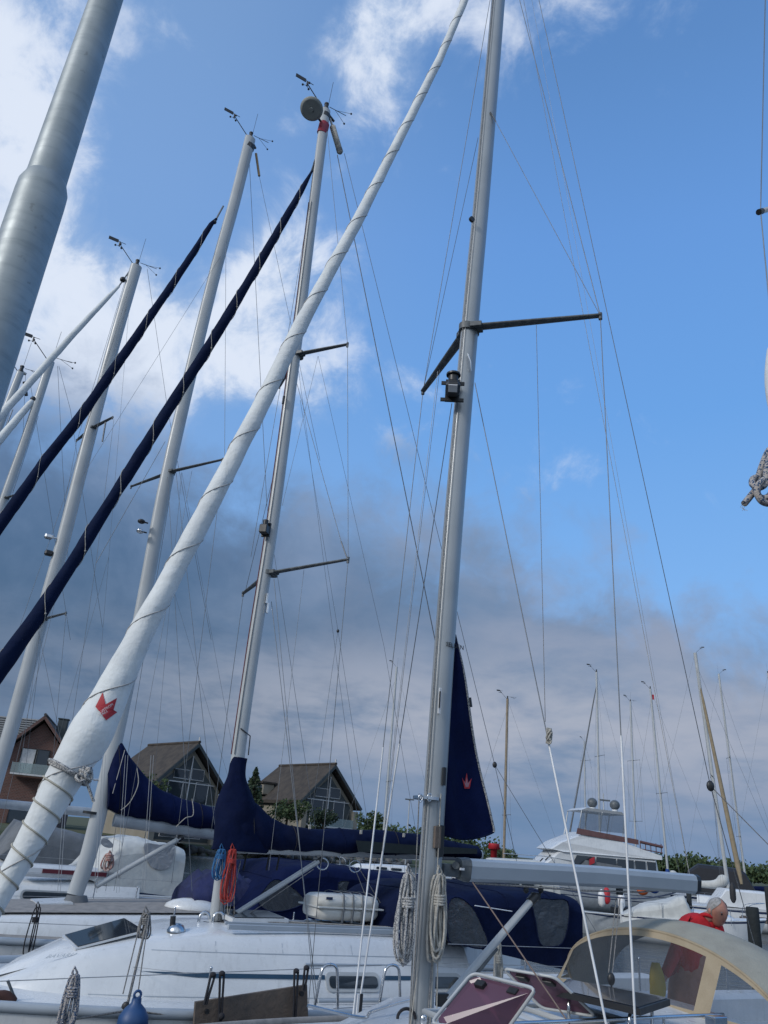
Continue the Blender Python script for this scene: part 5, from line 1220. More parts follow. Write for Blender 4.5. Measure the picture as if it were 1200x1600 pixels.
# ------------------------------------------------------------------ far side of the harbour
def water_frame(px, Y, ang): 
    c = atY(px, 1300, Y); M = Vector((c.x, c.y, 1.2)); return Frame(M, Vector((math.cos(R(ang)), math.sin(R(ang)), 0)))
def far_yacht(px, ytop, Y, label, ang=20, L=9, B=3, fb=1.0, mm=None, spr=(.55,), hullm=None, stripe=None, cover=None, a=.09, forest=None, lean=0, boomang=0, xtop=None):
    T = atY(xtop if xtop is not None else px, ytop, Y); f = water_frame(px, Y, ang); f.M = Vector((T.x-lean, Y, 0))
    root = thing('far_sailing_boat', label, 'sailing boat', (f.M.x, f.M.y, 0), 'sailing boats across the harbour')
    H = (-L*.42, L*.58, B, fb, .2); hull(f, root, H, hullm or gel, bands=(('hull_stripe', .08, .2, stripe or navyhull),)); deck(f, root, H, nonskid)
    coachroof(f, root, [(-L*.25, .3, .2, fb+.08, fb+.12), (-L*.2, .6, .5, fb+.05, fb+.35), (0, .8, .7, fb, fb+.45), (L*.2, .85, .75, fb, fb+.5)], gel)
    for s0 in (-.6, .5): sidepatch(f, root, 'window_pane', glass, roundrect(s0, s0+.8, fb+.15, fb+.32, .06), .83)
    base = f.W(0, 0, fb+.4); pts = [base, base.lerp(T, .5), T]; ms = spar(root, 'mast', pts, a, a*.75, mm or alu_w, f.s, 12); masthead(ms, f, T, 1.0+.35*(px % 3)/2, vane=px % 2, light=px % 3 > 0, ant=px % 4 < 2)
    for u in spr:
        c = base.lerp(T, u); w = B*.28
        for sg in (-1, 1): spreader(ms, c, c+f.n*sg*w+f.s*.12+UP*.03, .035, .018)
    for sg in (-1, 1):
        p = T-UP*.3
        for u in list(spr)[::-1]: q = base.lerp(T, u)+f.n*sg*B*.28+f.s*.12; wire(root, p, q, .006, wire_m, 'shroud'); p = q
        wire(root, p, f.W(.3, sg*B*.46, fb), .006, wire_m, 'shroud'); wire(root, base.lerp(T, min(spr) if spr else .5), f.W(.5, sg*B*.44, fb), .006, wire_m, 'shroud')
    wire(root, T, f.W(L*.57, 0, fb+.1), .006, wire_m, 'backstay')
    bowp = f.W(-L*.41, 0, fb+.25); hd = base.lerp(T, .94)
    if forest: MB().tube([bowp, bowp.lerp(hd, .1), bowp.lerp(hd, .92), hd], [.03, .075, .05, .02], 10).build('furled_headsail', forest, root)
    else: wire(root, bowp, hd, .008, wire_m, 'forestay')
    bd = f.W(L*.36, 0, fb+1.0); b0 = f.W(.15, 0, fb+1.0); MB().tube([b0, bd], .06, 8).build('boom', alu_w, root)
    if cover:
        mb = MB(); mb.tube(vspline([b0+UP*.75-f.s*.05, b0+UP*.45+f.s*.25, b0+UP*.2+f.s*.8, b0.lerp(bd, .6)+UP*.14, bd+UP*.1], 14), [.12, .26, .34, .36, .32, .28, .26, .24, .22, .2, .19, .18, .16, .12], 12); mb.build('sail_cover', cover, root)
    for s_ in (-L*.3, -L*.1, L*.15, L*.4): MB().tube([f.W(s_, -B*.42, fb), f.W(s_, -B*.42, fb+.6)], .015, 5).build('stanchion', steel, root)
    wire(root, f.W(-L*.38, -B*.2, fb+.7), f.W(L*.5, -B*.42, fb+.6), .008, wire_l, 'lifeline')
    mb = MB(); mb.tube(vspline([f.W(-L*.32, -B*.24, fb+.1), f.W(-L*.33, -B*.24, fb+.65), f.W(-L*.42, 0, fb+.8), f.W(-L*.33, B*.24, fb+.65), f.W(-L*.32, B*.24, fb+.1)], 20), .018, 6); mb.build('pulpit', steel, root)
    return f, root
bw = mat('bright_blue_canvas', (.01, .05, .22), .85)
far = [
 dict(px=612, ytop=1042, Y=62, xtop=620, label='distant sailing boat whose thin mast rises above the navy boom cover', ang=15, spr=(.4,)),
 dict(px=791, ytop=1092, Y=60, xtop=793, label='distant sailing boat with tan mast right of the navy sail strip', mm=alu_tan, ang=10, spr=(.33,), a=.1),
 dict(px=912, ytop=1158, Y=92, xtop=913, label='smallest distant sailing boat, mast in front of the white motor yacht', ang=25, spr=(.85,)),
 dict(px=938, ytop=1050, Y=66, xtop=932, label='distant sailing boat with grey mast just left of the motor yacht radar dome', ang=10, spr=(.58,), forest=greycanvas, L=8),
 dict(px=985, ytop=1096, Y=74, xtop=985, label='distant sailing boat whose slim white mast crosses the end of the motor yacht flybridge', ang=20, spr=(.66, .33)),
 dict(px=1030, ytop=1076, Y=64, xtop=1016, label='distant sailing boat with small red flag at its masthead and white boom cover', ang=8, spr=(.46,), cover=whitecanvas, lean=-.75),
 dict(px=1110, ytop=1020, Y=56, xtop=1086, label='sailing boat with tall white mast and tan furled headsail on the right', ang=158, spr=(.47,), L=10, lean=-1.15, a=.12, forest=None, cover=whitecanvas),
 dict(px=1140, ytop=1053, Y=70, xtop=1123, label='sailing boat with navy sail cover on the right, two pairs of spreaders', ang=165, spr=(.6, .25), lean=-.9, cover=navy2),
 dict(px=1204, ytop=1052, Y=66, xtop=1200, label='sailing boat cut off by the right edge of the picture', ang=165, spr=(.6,), lean=-.5, cover=navy2)]
FAR = [far_yacht(**d) for d in far]
f7, r7 = FAR[6]
a, b = atY(1159, 1382, 52), atY(1094, 1072, 56); MB().tube([a, a.lerp(b, .08), a.lerp(b, .9), b], [.08, .16, .09, .04], 12).build('furled_headsail', mat('tan_sail', (.24, .19, .12), .85, bump=.4), r7)
ff, rf = FAR[5]; q = atY(1017, 1085, 64); MB().prism([q, q+Vector((.25, 0, 0)), q+Vector((.25, 0, -.4)), q+Vector((0, 0, -.4))], Vector((0, .02, 0))).build('flag', red, rf)
q = ff.W(-.1, 0, 2.0); MB().tube([q, q+UP*.9], [.32, .12], 12).build('mast_collar', bw, rf); MB().tube([ff.W(-2.4, 0, 1.35), ff.W(-.6, 0, 1.5)], .3, 10).build('deck_cover', bw, rf)
def motor_yacht():
    # flybridge cruiser: hull, raked deckhouse, flybridge, radar arch with two domes
    Y = 56; c = atY(906, 1300, Y); f = Frame(Vector((c.x, c.y, 1)), Vector((1, .12, 0))); W = lambda s_, n_, z: f.W(s_*1.0, n_, 1.7+(z-1.7)*1.2)
    root = thing('motor_yacht', 'large white flybridge motor yacht with two dark radar domes', 'motor yacht', (c.x, c.y, 0))
    H = (-5.6, 5.4, 4.2, 1.7, .25); hull(f, root, H, greyhull, bands=(('hull_stripe', .5, .53, navyhull), ('hull_stripe', .3, .32, navyhull)))
    deck(f, root, H, gel)
    def blk(name, st, m, par=None):     # (s, z) outline, half width function
        mb = MB(); rg = []
        for n_, ins in ((-1, .16), (-.88, .04), (-.5, 0), (0, 0), (.5, 0), (.88, .04), (1, .16)):
            cx = sum(p[0] for p in st)/len(st); cz = min(p[1] for p in st); rg.append([W(cx+(s_-cx)*(1-ins*.3), n_*w, cz+(z-cz)*(1-ins*.35)) for s_, z, w in [(p[0], p[1], p[2]) for p in st]])
        mb.loft(rg, closed=True, cap=True, smooth=False); return mb.build(name, m, par or root)
    dh = blk('deckhouse', [(-4.4, 1.8, 1.3), (-3.2, 2.25, 1.5), (-1.9, 3.2, 1.6), (4.6, 3.1, 1.7), (4.9, 1.75, 1.7)], gel)
    fb = blk('flybridge', [(-2.6, 3.15, 1.5), (-1.9, 3.55, 1.6), (-.2, 4.15, 1.6), (1.0, 4.1, 1.6), (5.0, 3.3, 1.8), (5.0, 3.1, 1.8), (-1.9, 3.05, 1.7)], gel)
    tp = blk('hardtop', [(-.5, 5.25, 1.3), (-.1, 5.4, 1.4), (2.4, 5.35, 1.4), (2.7, 5.2, 1.3)], gel)
    for s_, n_ in ((-.6, -1.3), (-.6, 1.3), (.8, -1.35), (.8, 1.35), (2.4, -1.3), (2.4, 1.3)): wire(root, W(s_, n_, 4.0), W(s_+.25, n_*.95, 5.25), .04, gel, 'hardtop_post')
    def ws(name, P_, m): 
        mb = MB(); mb.prism([W(s_, n_, z) for s_, n_, z in P_], f.n*-.02); return mb.build(name, m, root)
    ws('flybridge_screen', [(-.75, -1.5, 4.25), (2.5, -1.5, 4.25), (2.6, -1.42, 5.2), (-.4, -1.42, 5.2)], vinyl); ws('brown_band', [(-.9, -1.64, 4.0), (3.3, -1.68, 3.75), (3.3, -1.68, 4.0), (-.8, -1.6, 4.3)], mat('brown_fabric', (.12, .06, .06), .8))
    for s0, s1 in ((-1.5, .3), (.4, 1.7), (1.8, 2.9), (3.0, 3.7), (3.8, 4.4)): ws('saloon_window', [(s0+.1, -1.72, 2.2), (s1, -1.74, 2.2), (s1, -1.72, 2.95), (s0+(.6 if s0 < -1 else 0), -1.7, 2.95)], glass)
    for k in range(4): ws('foredeck_vent', [(-3.9+k*.5, -1.3, 2.15+.2*k), (-3.8+k*.5, -1.3, 2.15+.2*k), (-3.45+k*.5, -1.32, 2.45+.2*k), (-3.55+k*.5, -1.32, 2.45+.2*k)], black)
    for s_ in (.9, 2.5): MB().ball(W(s_, 0, 5.75), .34, 14, 10, (1, 1, .95)).build('radar_dome', darkalu, root); MB().tube([W(s_, 0, 5.35), W(s_, 0, 5.5)], .2, 10).build('dome_foot', gel, root)
    MB().tube([W(1.7, 0, 5.3), W(1.7, 0, 6.3)], .04, 6).build('light_mast', alu_w, root); MB().box(W(1.8, 0, 5.95), (.7, .15, .1), (f.s, f.n, UP)).build('radar_bar', darkalu, root)
    mb = MB(); mb.tube([W(-5.4, -.6, 2.7), W(-3, -1.5, 2.75), W(3.5, -1.9, 2.4)], .025, 6); 
    for s_ in (-4.6, -3.6, -2.4, -1.2, 0, 1.2, 2.4): mb.tube([W(s_, -1.9*min(1, .55+(s_+5)*.15), 1.75), W(s_, -1.9*min(1, .55+(s_+5)*.15), 2.65)], .018, 5)
    mb.build('rail', steel, root)
    ws('awning', [(-1.0, -1.95, 2.3), (2.2, -1.95, 2.2), (2.0, -1.9, 2.6), (-.4, -1.9, 2.75)], greycanvas)
    q = W(2.3, -1.2, 3.3); 
    mb = MB(); mb.tube([W(3.4, -1.7, 3.9), W(4.9, -1.75, 3.75)], .09, 8); mb.tube([W(3.4, -1.7, 3.55), W(4.9, -1.75, 3.45)], .03, 6)
    for k in range(5): mb.tube([W(3.4+k*.36, -1.7, 3.4), W(3.4+k*.36, -1.7, 3.9)], .03, 5)
    mb.build('stern_rail', mat('brown_fabric', (.12, .06, .06), .8), root)
    MB().prism([W(-.2, -2.0, 2.5), W(.15, -2.0, 2.65), (W(.15, -2.0, 2.95)), W(-.2, -2.0, 2.8)], f.n*-.02).build('flag', red, root)
motor_yacht()
def cabin_boat(px, yref, Y, ang, L, label, hm, cab, cabm, win, wheel=True, fb=.9, w=2.6, name='motor_boat', extra=None):
    c = atY(px, yref, Y); f = Frame(Vector((c.x, c.y, 1)), Vector((math.cos(R(ang)), math.sin(R(ang)), 0))); W = f.W
    root = thing(name, label, 'motor boat', (c.x, c.y, 0)); H = (-L/2, L/2, w, fb, .2); hull(f, root, H, hm, bands=(('hull_stripe', .06, .16, stripe_ if False else navyhull),)); deck(f, root, H, gel)
    rg = []
    for n_, ins in ((-1, .1), (-.85, 0), (0, -.03), (.85, 0), (1, .1)):
        cz = fb; rg.append([W(s_, n_*w*.4, cz+(z-cz)*(1-ins)) for s_, z in cab])
    MB().loft(rg, smooth=False).build('cabin', cabm, root)
    for P_ in win: MB().prism([W(s_, -w*.41, z) for s_, z in P_], f.n*-.02).build('window', glass, root)
    mb = MB(); mb.tube([W(-L*.46, -.3, fb+.65), W(-L*.2, -w*.42, fb+.6), W(L*.4, -w*.44, fb+.5)], .02, 5)
    for k in range(5): mb.tube([W(-L*.35+k*L*.17, -w*.42, fb), W(-L*.35+k*L*.17, -w*.42, fb+.58)], .014, 5)
    mb.build('rail', steel, root); return f, root
cabin_boat(800, 1340, 50, 5, 6.5, 'small white boat with arched windows under the navy sail strip', gel, [(-1.7, .9), (-1.6, 2.2), (-1.3, 2.55), (1.4, 2.65), (2.4, 2.1), (2.6, .9)], whitecanvas, [[(-1.45, 1.2), (-.75, 1.2), (-.75, 2.3), (-1.2, 2.3), (-1.45, 2.0)], [(-.6, 1.2), (.15, 1.2), (.15, 2.35), (-.6, 2.35)], [(.3, 1.2), (1.0, 1.2), (1.0, 2.1), (.8, 2.35), (.3, 2.35)]])
cabin_boat(1128, 1370, 62, 160, 9, 'dark canopied motor cruiser behind the tall white mast on the right', gel, [(-2.4, 1.4), (-1.5, 3.1), (-1.2, 3.3), (1.6, 3.4), (2.3, 2.9), (2.5, 1.4)], mat('dark_canopy', (.012, .014, .02), .6), [[(-1.7, 2.3), (-.9, 2.3), (-.9, 3.0), (-1.4, 3.0)], [(-.6, 2.0), (.2, 2.0), (.2, 3.0), (-.6, 3.0)], [(.5, 1.9), (1.2, 1.9), (1.2, 3.0), (.5, 3.0)]], fb=1.3, w=3.2)
cabin_boat(1172, 1390, 50, 172, 8, 'low white motor boat with wraparound windscreen at the right edge', gel, [(-2.0, 1.2), (-1.0, 2.0), (-.6, 2.1), (1.6, 2.1), (2.3, 1.2)], gel, [[(-1.5, 1.4), (-.5, 1.4), (-.5, 1.95), (-.9, 1.95)], [(-.4, 1.4), (.6, 1.4), (.6, 1.95), (-.4, 1.95)], [(.7, 1.4), (1.5, 1.4), (1.4, 1.95), (.7, 1.95)]], fb=1.1)
def near_white_boat():
    Y = 36; c = atY(1085, 1400, Y); f = Frame(Vector((c.x, c.y, 1)), Vector((-.97, .25, 0))); W = f.W
    root = thing('sailing_boat_hull', 'white sailing boat with covered cockpit and black fender, bow pointing right behind the man', 'sailing boat', (c.x, c.y, 0))
    H = (-2.7, 3.0, 2.2, .95, .3); hull(f, root, H, gel, bands=(('hull_stripe', .03, .09, navyhull),)); deck(f, root, H, gel)
    coachroof(f, root, [(-1.7, .3, .2, 1.0, 1.05), (-1.3, .6, .5, .98, 1.25), (.3, .75, .65, .95, 1.35), (1.2, .8, .7, .95, 1.4)], gel)
    tent(f, root, 'cockpit_cover', whitecanvas, [(.2, .9, 1.2), (.5, .9, 1.9), (.8, .9, 1.75), (2.2, .9, 1.35), (2.9, .9, 1.0)], .95, edge=.3, lumps=.05)
    q = f.W(-1.5, 1.15, .9)
    mb = MB(); mb.tube(vspline([W(-1.9, -.5, 1.1), W(-2.0, -.5, 1.7), W(-2.7, 0, 1.85), W(-2.0, .5, 1.7), W(-1.9, .5, 1.1)], 20), .014, 6); mb.build('pulpit', steel, root)
    for sg in (-1, 1):
        for s_ in (-1.2, .2, 1.4, 2.6): MB().tube([W(s_, sg*1.0, .95), W(s_, sg*1.0, 1.5)], .012, 5).build('stanchion', steel, root)
        wire(root, W(-2.0, sg*.5, 1.5), W(2.6, sg*1.0, 1.5), .006, wire_l, 'lifeline')
    mb = MB(); mb.box(W(2.95, 0, .95), (.12, .5, .9), (f.s, f.n, UP), .03); mb.build('rudder', gel, root)
    p = atY(1145, 1396, Y-.3); fe = MB(); fe.tube([p+UP*.42, p+UP*.36, p+UP*.2, p-UP*.2, p-UP*.32, p-UP*.36], [.02, .07, .12, .12, .07, .03], 12); tag(fe.build('fender', rubber, None, loc=p), 'black sausage fender hanging at the bow behind the man', 'fender')
near_white_boat()
def dinghy_cluster():
    Y = 38; c = atY(950, 1400, Y); f = Frame(Vector((c.x, c.y, 1)), Vector((1, .1, 0))); W = f.W
    root = thing('work_boat', 'low grey boat under the grey boom with red and white fenders', 'boat', (c.x, c.y, 0)); H = (-1.6, 3.1, 1.9, .75, .15); hull(f, root, H, greyhull, bands=(('hull_stripe', .05, .12, navyhull),)); deck(f, root, H, greycanvas, drop=.1)
    MB().box(W(1.0, 0, 1.0), (1.5, .9, .35), (f.s, f.n, UP), .08).build('console', black, root); MB().tube([W(-1.5, -.9, .85), W(2.8, -.95, .85)], .03, 6).build('rub_rail', gel, root)
    MB().tube([W(2.1, -.6, .9), W(2.1, -.6, 1.45), W(2.9, -.6, 1.45), W(2.9, -.6, .9)], .02, 6).build('rail', steel, root)
    for x, y, m_, lab in ((940, 1404, white, 'white fender left of the red one under the grey boom'), (948, 1400, red, 'red fender between two white ones under the grey boom'), (971, 1408, white, 'white fender right of the red one under the grey boom')):
        p = atY(x, y, Y-1.1); mb = MB(); mb.tube([p+UP*.36, p+UP*.3, p+UP*.18, p-UP*.18, p-UP*.28, p-UP*.32], [.02, .09, .15, .15, .09, .03], 12); tag(mb.build('fender', m_, None, loc=p), lab, 'fender')
    for x, y, m_, lab in ((1004, 1391, orange, 'orange bag on the low grey boat under the boom'), (1022, 1388, bw, 'blue bag beside the orange one under the boom')):
        p = atY(x, y, Y); mb = MB(); mb.ball(p, .26, 12, 8, (1, .6, .8)); mb.tube([p+UP*.2-Vector((.1, 0, 0)), p+UP*.3, p+UP*.2+Vector((.1, 0, 0))], .025, 6); tag(mb.build('deck_bag', m_, None, loc=p), lab, 'bag')
    # outboard engine and rudder blade of the white dinghy
    p = atY(1030, 1400, 36.5); r2 = thing('dinghy', 'white dinghy with raised rudder blade under the boom end', 'dinghy', (p.x, p.y, 0)); g = Frame(Vector((p.x, p.y, 1)), Vector((.99, -.1, 0)))
    H = (-1.3, 1.2, 1.4, .7, .1); hull(g, r2, H, gel); tent(g, r2, 'cover', whitecanvas, [(-1.1, .65, .8), (-.5, .65, 1.25), (.4, .65, 1.2), (1.1, .65, .8)], .6, edge=.3)
    MB().prism([g.W(-1.5, -.9, .45), g.W(-1.2, -.9, .4), g.W(.1, -.9, .95), g.W(-.2, -.9, 1.0)], g.n*-.05).build('rudder_blade', gel, r2)
dinghy_cluster()
def pile(x0, x1, ytop, Y, label):
    t = atY((x0+x1)/2, ytop, Y); r_ = (x1-x0)/2*depth(t)/FOC*.95; mb = MB()
    mb.tube([Vector((t.x, t.y, z)) for z in (-.8, .3, t.z-.3, t.z-.02, t.z)], [r_*1.02, r_*1.04, r_, r_, r_*.86], 18); tag(mb.build('mooring_pile', pile_m, None, loc=(t.x, t.y, 0)), label, 'pile', 'mooring piles')
pile(1165, 1185, 1417, 17, 'thick black mooring pile to the right of the man')
pile(1072, 1080, 1393, 36, 'thin black mooring pile directly under the end of the grey boom')
pile(1194, 1204, 1386, 30, 'black mooring pile cut by the right edge of the picture')
def jetty():
    mb = MB(); a = atY(1165, 1400, 44); b = Vector((a.x+14, a.y-3, 0)); d = (b-Vector((a.x, a.y, 0))).normalized(); s_ = Vector((-d.y, d.x, 0))
    for i in range(60): 
        c = Vector((a.x, a.y, .95))+d*(.24*i); mb.box(c, (.2, 1.8, .05), (d, s_, UP))
    mb.box(Vector((a.x, a.y, .84))+d*7, (14.4, 1.7, .16), (d, s_, UP)); struct(mb.build('jetty', wood))
jetty()
# ------------------------------------------------------------------ houses on the shore
thatch = mat('thatch', (.06, .05, .041), .95, col2=(.034, .029, .026), nscale=1.2, bump=1, bscale=5)
cream_w = mat('cream_render', (.24, .22, .18), .85, col2=(.2, .18, .14), nscale=.6)
panel_d = mat('dark_cladding', (.03, .04, .045), .6, col2=(.05, .06, .06), nscale=1)
frame_w = mat('white_joinery', (.5, .5, .5), .6)
def brick_mat():
    M = bpy.data.materials.new('brick'); M.use_nodes = True; nt = M.node_tree; b = nt.nodes['Principled BSDF']; L = nt.links.new
    tc = nt.nodes.new('ShaderNodeTexCoord'); mp = nt.nodes.new('ShaderNodeMapping'); mp.inputs['Rotation'].default_value = (R(90), 0, 0); L(tc.outputs['Object'], mp.inputs[0])
    br = nt.nodes.new('ShaderNodeTexBrick'); L(mp.outputs[0], br.inputs['Vector']); br.inputs['Scale'].default_value = 1.6
    br.inputs['Color1'].default_value = (.12, .055, .045, 1); br.inputs['Color2'].default_value = (.085, .042, .036, 1); br.inputs['Mortar'].default_value = (.14, .12, .11, 1)
    L(br.outputs[0], b.inputs['Base Color']); b.inputs['Roughness'].default_value = .9; return M
brick = brick_mat()
def house(apx, apy, Yf, bpx, Yb, w, drop, label, wallm, roofm, kind, hip=2.5, chim=None, dormer=False):
    A = atY(apx, apy, Yf); Bq = atY(bpx, apy, Yb); B = Vector((Bq.x, Bq.y, A.z)); d = (B-A).normalized(); c = Vector((d.y, -d.x, 0))     # c: to the right seen from the front
    if c.x < 0: c = -c
    g0 = 1.2; ze = A.z-drop; L = (B-A).length
    root = thing('house', label, 'house', (A.x, A.y, g0))
    Q = lambda u, v, z: Vector((A.x, A.y, 0))+d*u+c*v+UP*z
    body = MB(); fi = .9; wi = w-.55
    body.loft([[Q(u, -wi, g0), Q(u, -wi, ze-.1), Q(u, 0, A.z-.75), Q(u, wi, ze-.1), Q(u, wi, g0)] for u in (fi, L+hip*.2)], smooth=False); body.build('wall', wallm, root)
    th = .38; rf = MB(); ridge_b = L
    for sg in (-1, 1):
        e = sg*w
        rf.loft([[Q(0, 0, A.z), Q(ridge_b, 0, A.z), Q(ridge_b+hip, e*.0, A.z-hip*1.0)], [Q(0, e, ze), Q(ridge_b+hip*.6, e, ze), Q(ridge_b+hip, e*.55, ze)]], closed=False, cap=False, smooth=False)
        rf.loft([[Q(.0, 0, A.z-th*1.3), Q(ridge_b, 0, A.z-th*1.3)], [Q(0, e*.985, ze-th*.9), Q(ridge_b+hip*.6, e*.985, ze-th*.9)]], closed=False, cap=False, smooth=False)
        rf.add([Q(0, 0, A.z), Q(0, e, ze), Q(0, e*.985, ze-th*.9), Q(0, 0, A.z-th*1.3)], [[0, 1, 2, 3]]); rf.add([Q(0, e, ze), Q(ridge_b+hip*.6, e, ze), Q(ridge_b+hip*.6, e*.985, ze-th*.9), Q(0, e*.985, ze-th*.9)], [[0, 1, 2, 3]])
    r_ = rf.build('roof', roofm, root)
    MB().tube([Q(-.05, 0, A.z+.04), Q(ridge_b, 0, A.z+.04)], .16, 8).build('ridge', roofm, r_)
    for sg in (-1, 1):
        a, b = Q(-.03, 0, A.z-.1), Q(-.03, sg*w, ze-.1); dd = (b-a).normalized(); MB().box((a+b)/2-UP*.15, ((b-a).length, .08, .3), (dd, d, dd.cross(d))).build('barge_board', panel_d if kind == 'glass' else wallm, r_)
    if kind == 'glass':
        f_ = fi-.03
        gm = MB(); gm.prism([Q(f_, -wi+.5, g0+.2), Q(f_, wi-.5, g0+.2), Q(f_, wi-.5, ze-.1), Q(f_, 0, A.z-1.4), Q(f_, -wi+.5, ze-.1)], d*-.04); g = gm.build('gable_glazing', panel_d, root)
        for v0, v1, z0, z1 in ((-wi*.62, -wi*.18, g0+3.2, ze+.4), (wi*.22, wi*.62, g0+3.2, ze+.5), (-wi*.5, -.15, ze+.7, ze+1.6), (.15, wi*.42, ze+.7, ze+1.8), (-wi*.62, -wi*.1, g0+.5, g0+2.6), (.2, wi*.6, g0+.5, g0+2.6)):
            p = MB(); p.prism([Q(f_-.06, v0, z0), Q(f_-.06, v1, z0), Q(f_-.06, v1, z1), Q(f_-.06, v0, z1)], d*-.03); p = p.build('window', glass, root)
            fm = MB(); fm.tube([Q(f_-.1, v0, z0), Q(f_-.1, v1, z0), Q(f_-.1, v1, z1), Q(f_-.1, v0, z1)], .055, 4, closed=True, smooth=False); fm.build('window_frame', frame_w, p)
        MB().box(Q(f_-.1, 0, (g0+A.z-1.4)/2), (.12, .12, A.z-1.4-g0), (c, d, UP)).build('gable_post', frame_w, root)
        MB().box(Q(f_-.1, 0, g0+2.95), (2*wi-1.0, .12, .25), (c, d, UP)).build('gable_beam', frame_w, root)
        MB().box(Q(f_-.1, 0, ze+.35), (2*wi-1.6, .1, .1), (c, d, UP)).build('gable_rail', frame_w, root)
        for sg in (-1, 1): MB().box(Q(.25, sg*(w-.75), (g0+ze-.5)/2), (.7, .5, ze-.5-g0), (c, d, UP)).build('corner_pier', cream_w, root)
        bl = MB(); bl.box(Q(.2, 0, g0+2.9), (2*wi-1.6, 1.3, .14), (c, d, UP)); bl = bl.build('balcony', frame_w, root); MB().box(Q(-.42, 0, g0+3.4), (2*wi-1.6, .03, .95), (c, d, UP)).build('balcony_rail', balcony_glass, bl)
        MB().tube([Q(.1, 0, A.z), Q(.1, 0, A.z+.55)], .09, 6).build('finial', frame_w, r_)
    else:
        f_ = fi-.02
        for v0, v1, z0, z1 in ((-1.6, -.1, ze-1.7, ze+.9), (.05, 1.3, ze-1.7, ze+.9), (-1.4, 1.1, g0+.4, g0+2.3)):
            p = MB(); p.prism([Q(f_, v0, z0), Q(f_, v1, z0), Q(f_, v1, z1), Q(f_, v0, z1)], d*-.05); p = p.build('window', glass if v0 > -1.5 else frame_w, root); MB().tube([Q(f_-.08, v0, z0), Q(f_-.08, v1, z0), Q(f_-.08, v1, z1), Q(f_-.08, v0, z1)], .06, 4, closed=True).build('window_frame', panel_d, p)
        bl = MB().box(Q(-.1, .3, ze-1.9), (4.6, 1.6, .18), (c, d, UP)).build('balcony', frame_w, root); MB().box(Q(-.88, .3, ze-1.3), (4.6, .03, 1.1), (c, d, UP)).build('balcony_rail', balcony_glass, bl)
        for v in (-2.0, -.8, .4, 1.5, 2.6): MB().tube([Q(-.85, v, ze-1.9), Q(-.85, v, ze-.72)], .03, 5).build('rail_post', steel, bl)
    if chim:
        u, v, h, s_ = chim; zc = A.z-abs(v)/w*drop; m = MB(); m.box(Q(u, v, zc+h/2-.4), (s_, s_, h+.8), (c, d, UP)); m.box(Q(u, v, zc+h+.02), (s_+.15, s_+.15, .12), (c, d, UP)); m.build('chimney', panel_d, r_)
    if dormer:
        u, v = L*.75, -w*.72; zc = ze+1.1; dm = MB(); dm.box(Q(u, v-.5, zc+.1), (1.6, 2.0, 1.3), (c, d, UP)); dm = dm.build('dormer', cream_w, r_)
        MB().box(Q(u, v-1.32, zc+.15), (.05, 1.5, .8), (c, d, UP)).build('dormer_window', glass, dm); MB().box(Q(u, v-.5, zc+.85), (2.1, 2.4, .22), (c, d, UP)).build('dormer_roof', roofm, dm)
    return root
house(312, 1160, 88, 233, 97, 4.4, 4.5, 'thatched house with glazed gable and pale corner pier left of the silver mast', cream_w, thatch, 'glass')
house(525, 1194, 96, 437, 106, 4.3, 4.4, 'thatched house with a small dormer, farthest right of the row on the shore', cream_w, thatch, 'glass', dormer=True, chim=None)
house(71, 1117, 92, 92, 104, 4.3, 4.6, 'brown brick gabled house with glass balcony at the far left', brick, mat('dark_tiles', (.06, .055, .055), .8, bump=.5), 'brick', chim=(4.5, 1.6, 1.9, 1.1))
def shed():
    q = atY(35, 1140, 110); root = thing('building', 'low building with a striped metal roof behind the brick house', 'building', (q.x, q.y, 1.2)); c = Vector((q.x, q.y, 0))
    MB().box(c+UP*5.5, (7, 6, 9), (Vector((1, 0, 0)), Vector((0, 1, 0)), UP)).build('wall', cream_w, root)
    mb = MB()
    for k in range(10): mb.box(c+Vector((0, -3.2, q.z-1.5+.28*k)), (7.4, .5, .14))
    mb.box(c+Vector((0, 0, q.z-.1)), (7.4, 6.4, 2.6)); mb.build('roof', mat('zinc', (.25, .26, .27), .5, metal=.3), root)
shed()
# ------------------------------------------------------------------ trees
leafm = mat('leaves', (.035, .06, .02), .8, col2=(.06, .09, .03), nscale=.9)
leafd = mat('dark_leaves', (.018, .035, .018), .85, col2=(.035, .055, .022), nscale=.7)
bark = mat('bark', (.07, .05, .035), .95)
def leafcloud(mb, c, rx, rz, n, size, rnd, conic=False):
    for _ in range(n):
        while True:
            v = Vector((rnd.uniform(-1, 1), rnd.uniform(-1, 1), rnd.uniform(-1, 1)))
            if .25 < v.length < 1: break
        k = (1-(v.z+1)/2*.85) if conic else 1.0
        p = c+Vector((v.x*rx*k, v.y*rx*k, v.z*rz))
        if noise.noise(p*(1.6/max(.8, rx*.5))) < -.12: continue
        a = Vector((rnd.gauss(0, 1), rnd.gauss(0, 1), rnd.gauss(0, 1))).normalized(); b = a.orthogonal().normalized(); e = a.cross(b); s_ = size*rnd.uniform(.6, 1.3)
        mb.add([p+b*s_, p+e*s_*.6, p-b*s_, p-e*s_*.6], [[0, 1, 2, 3]])
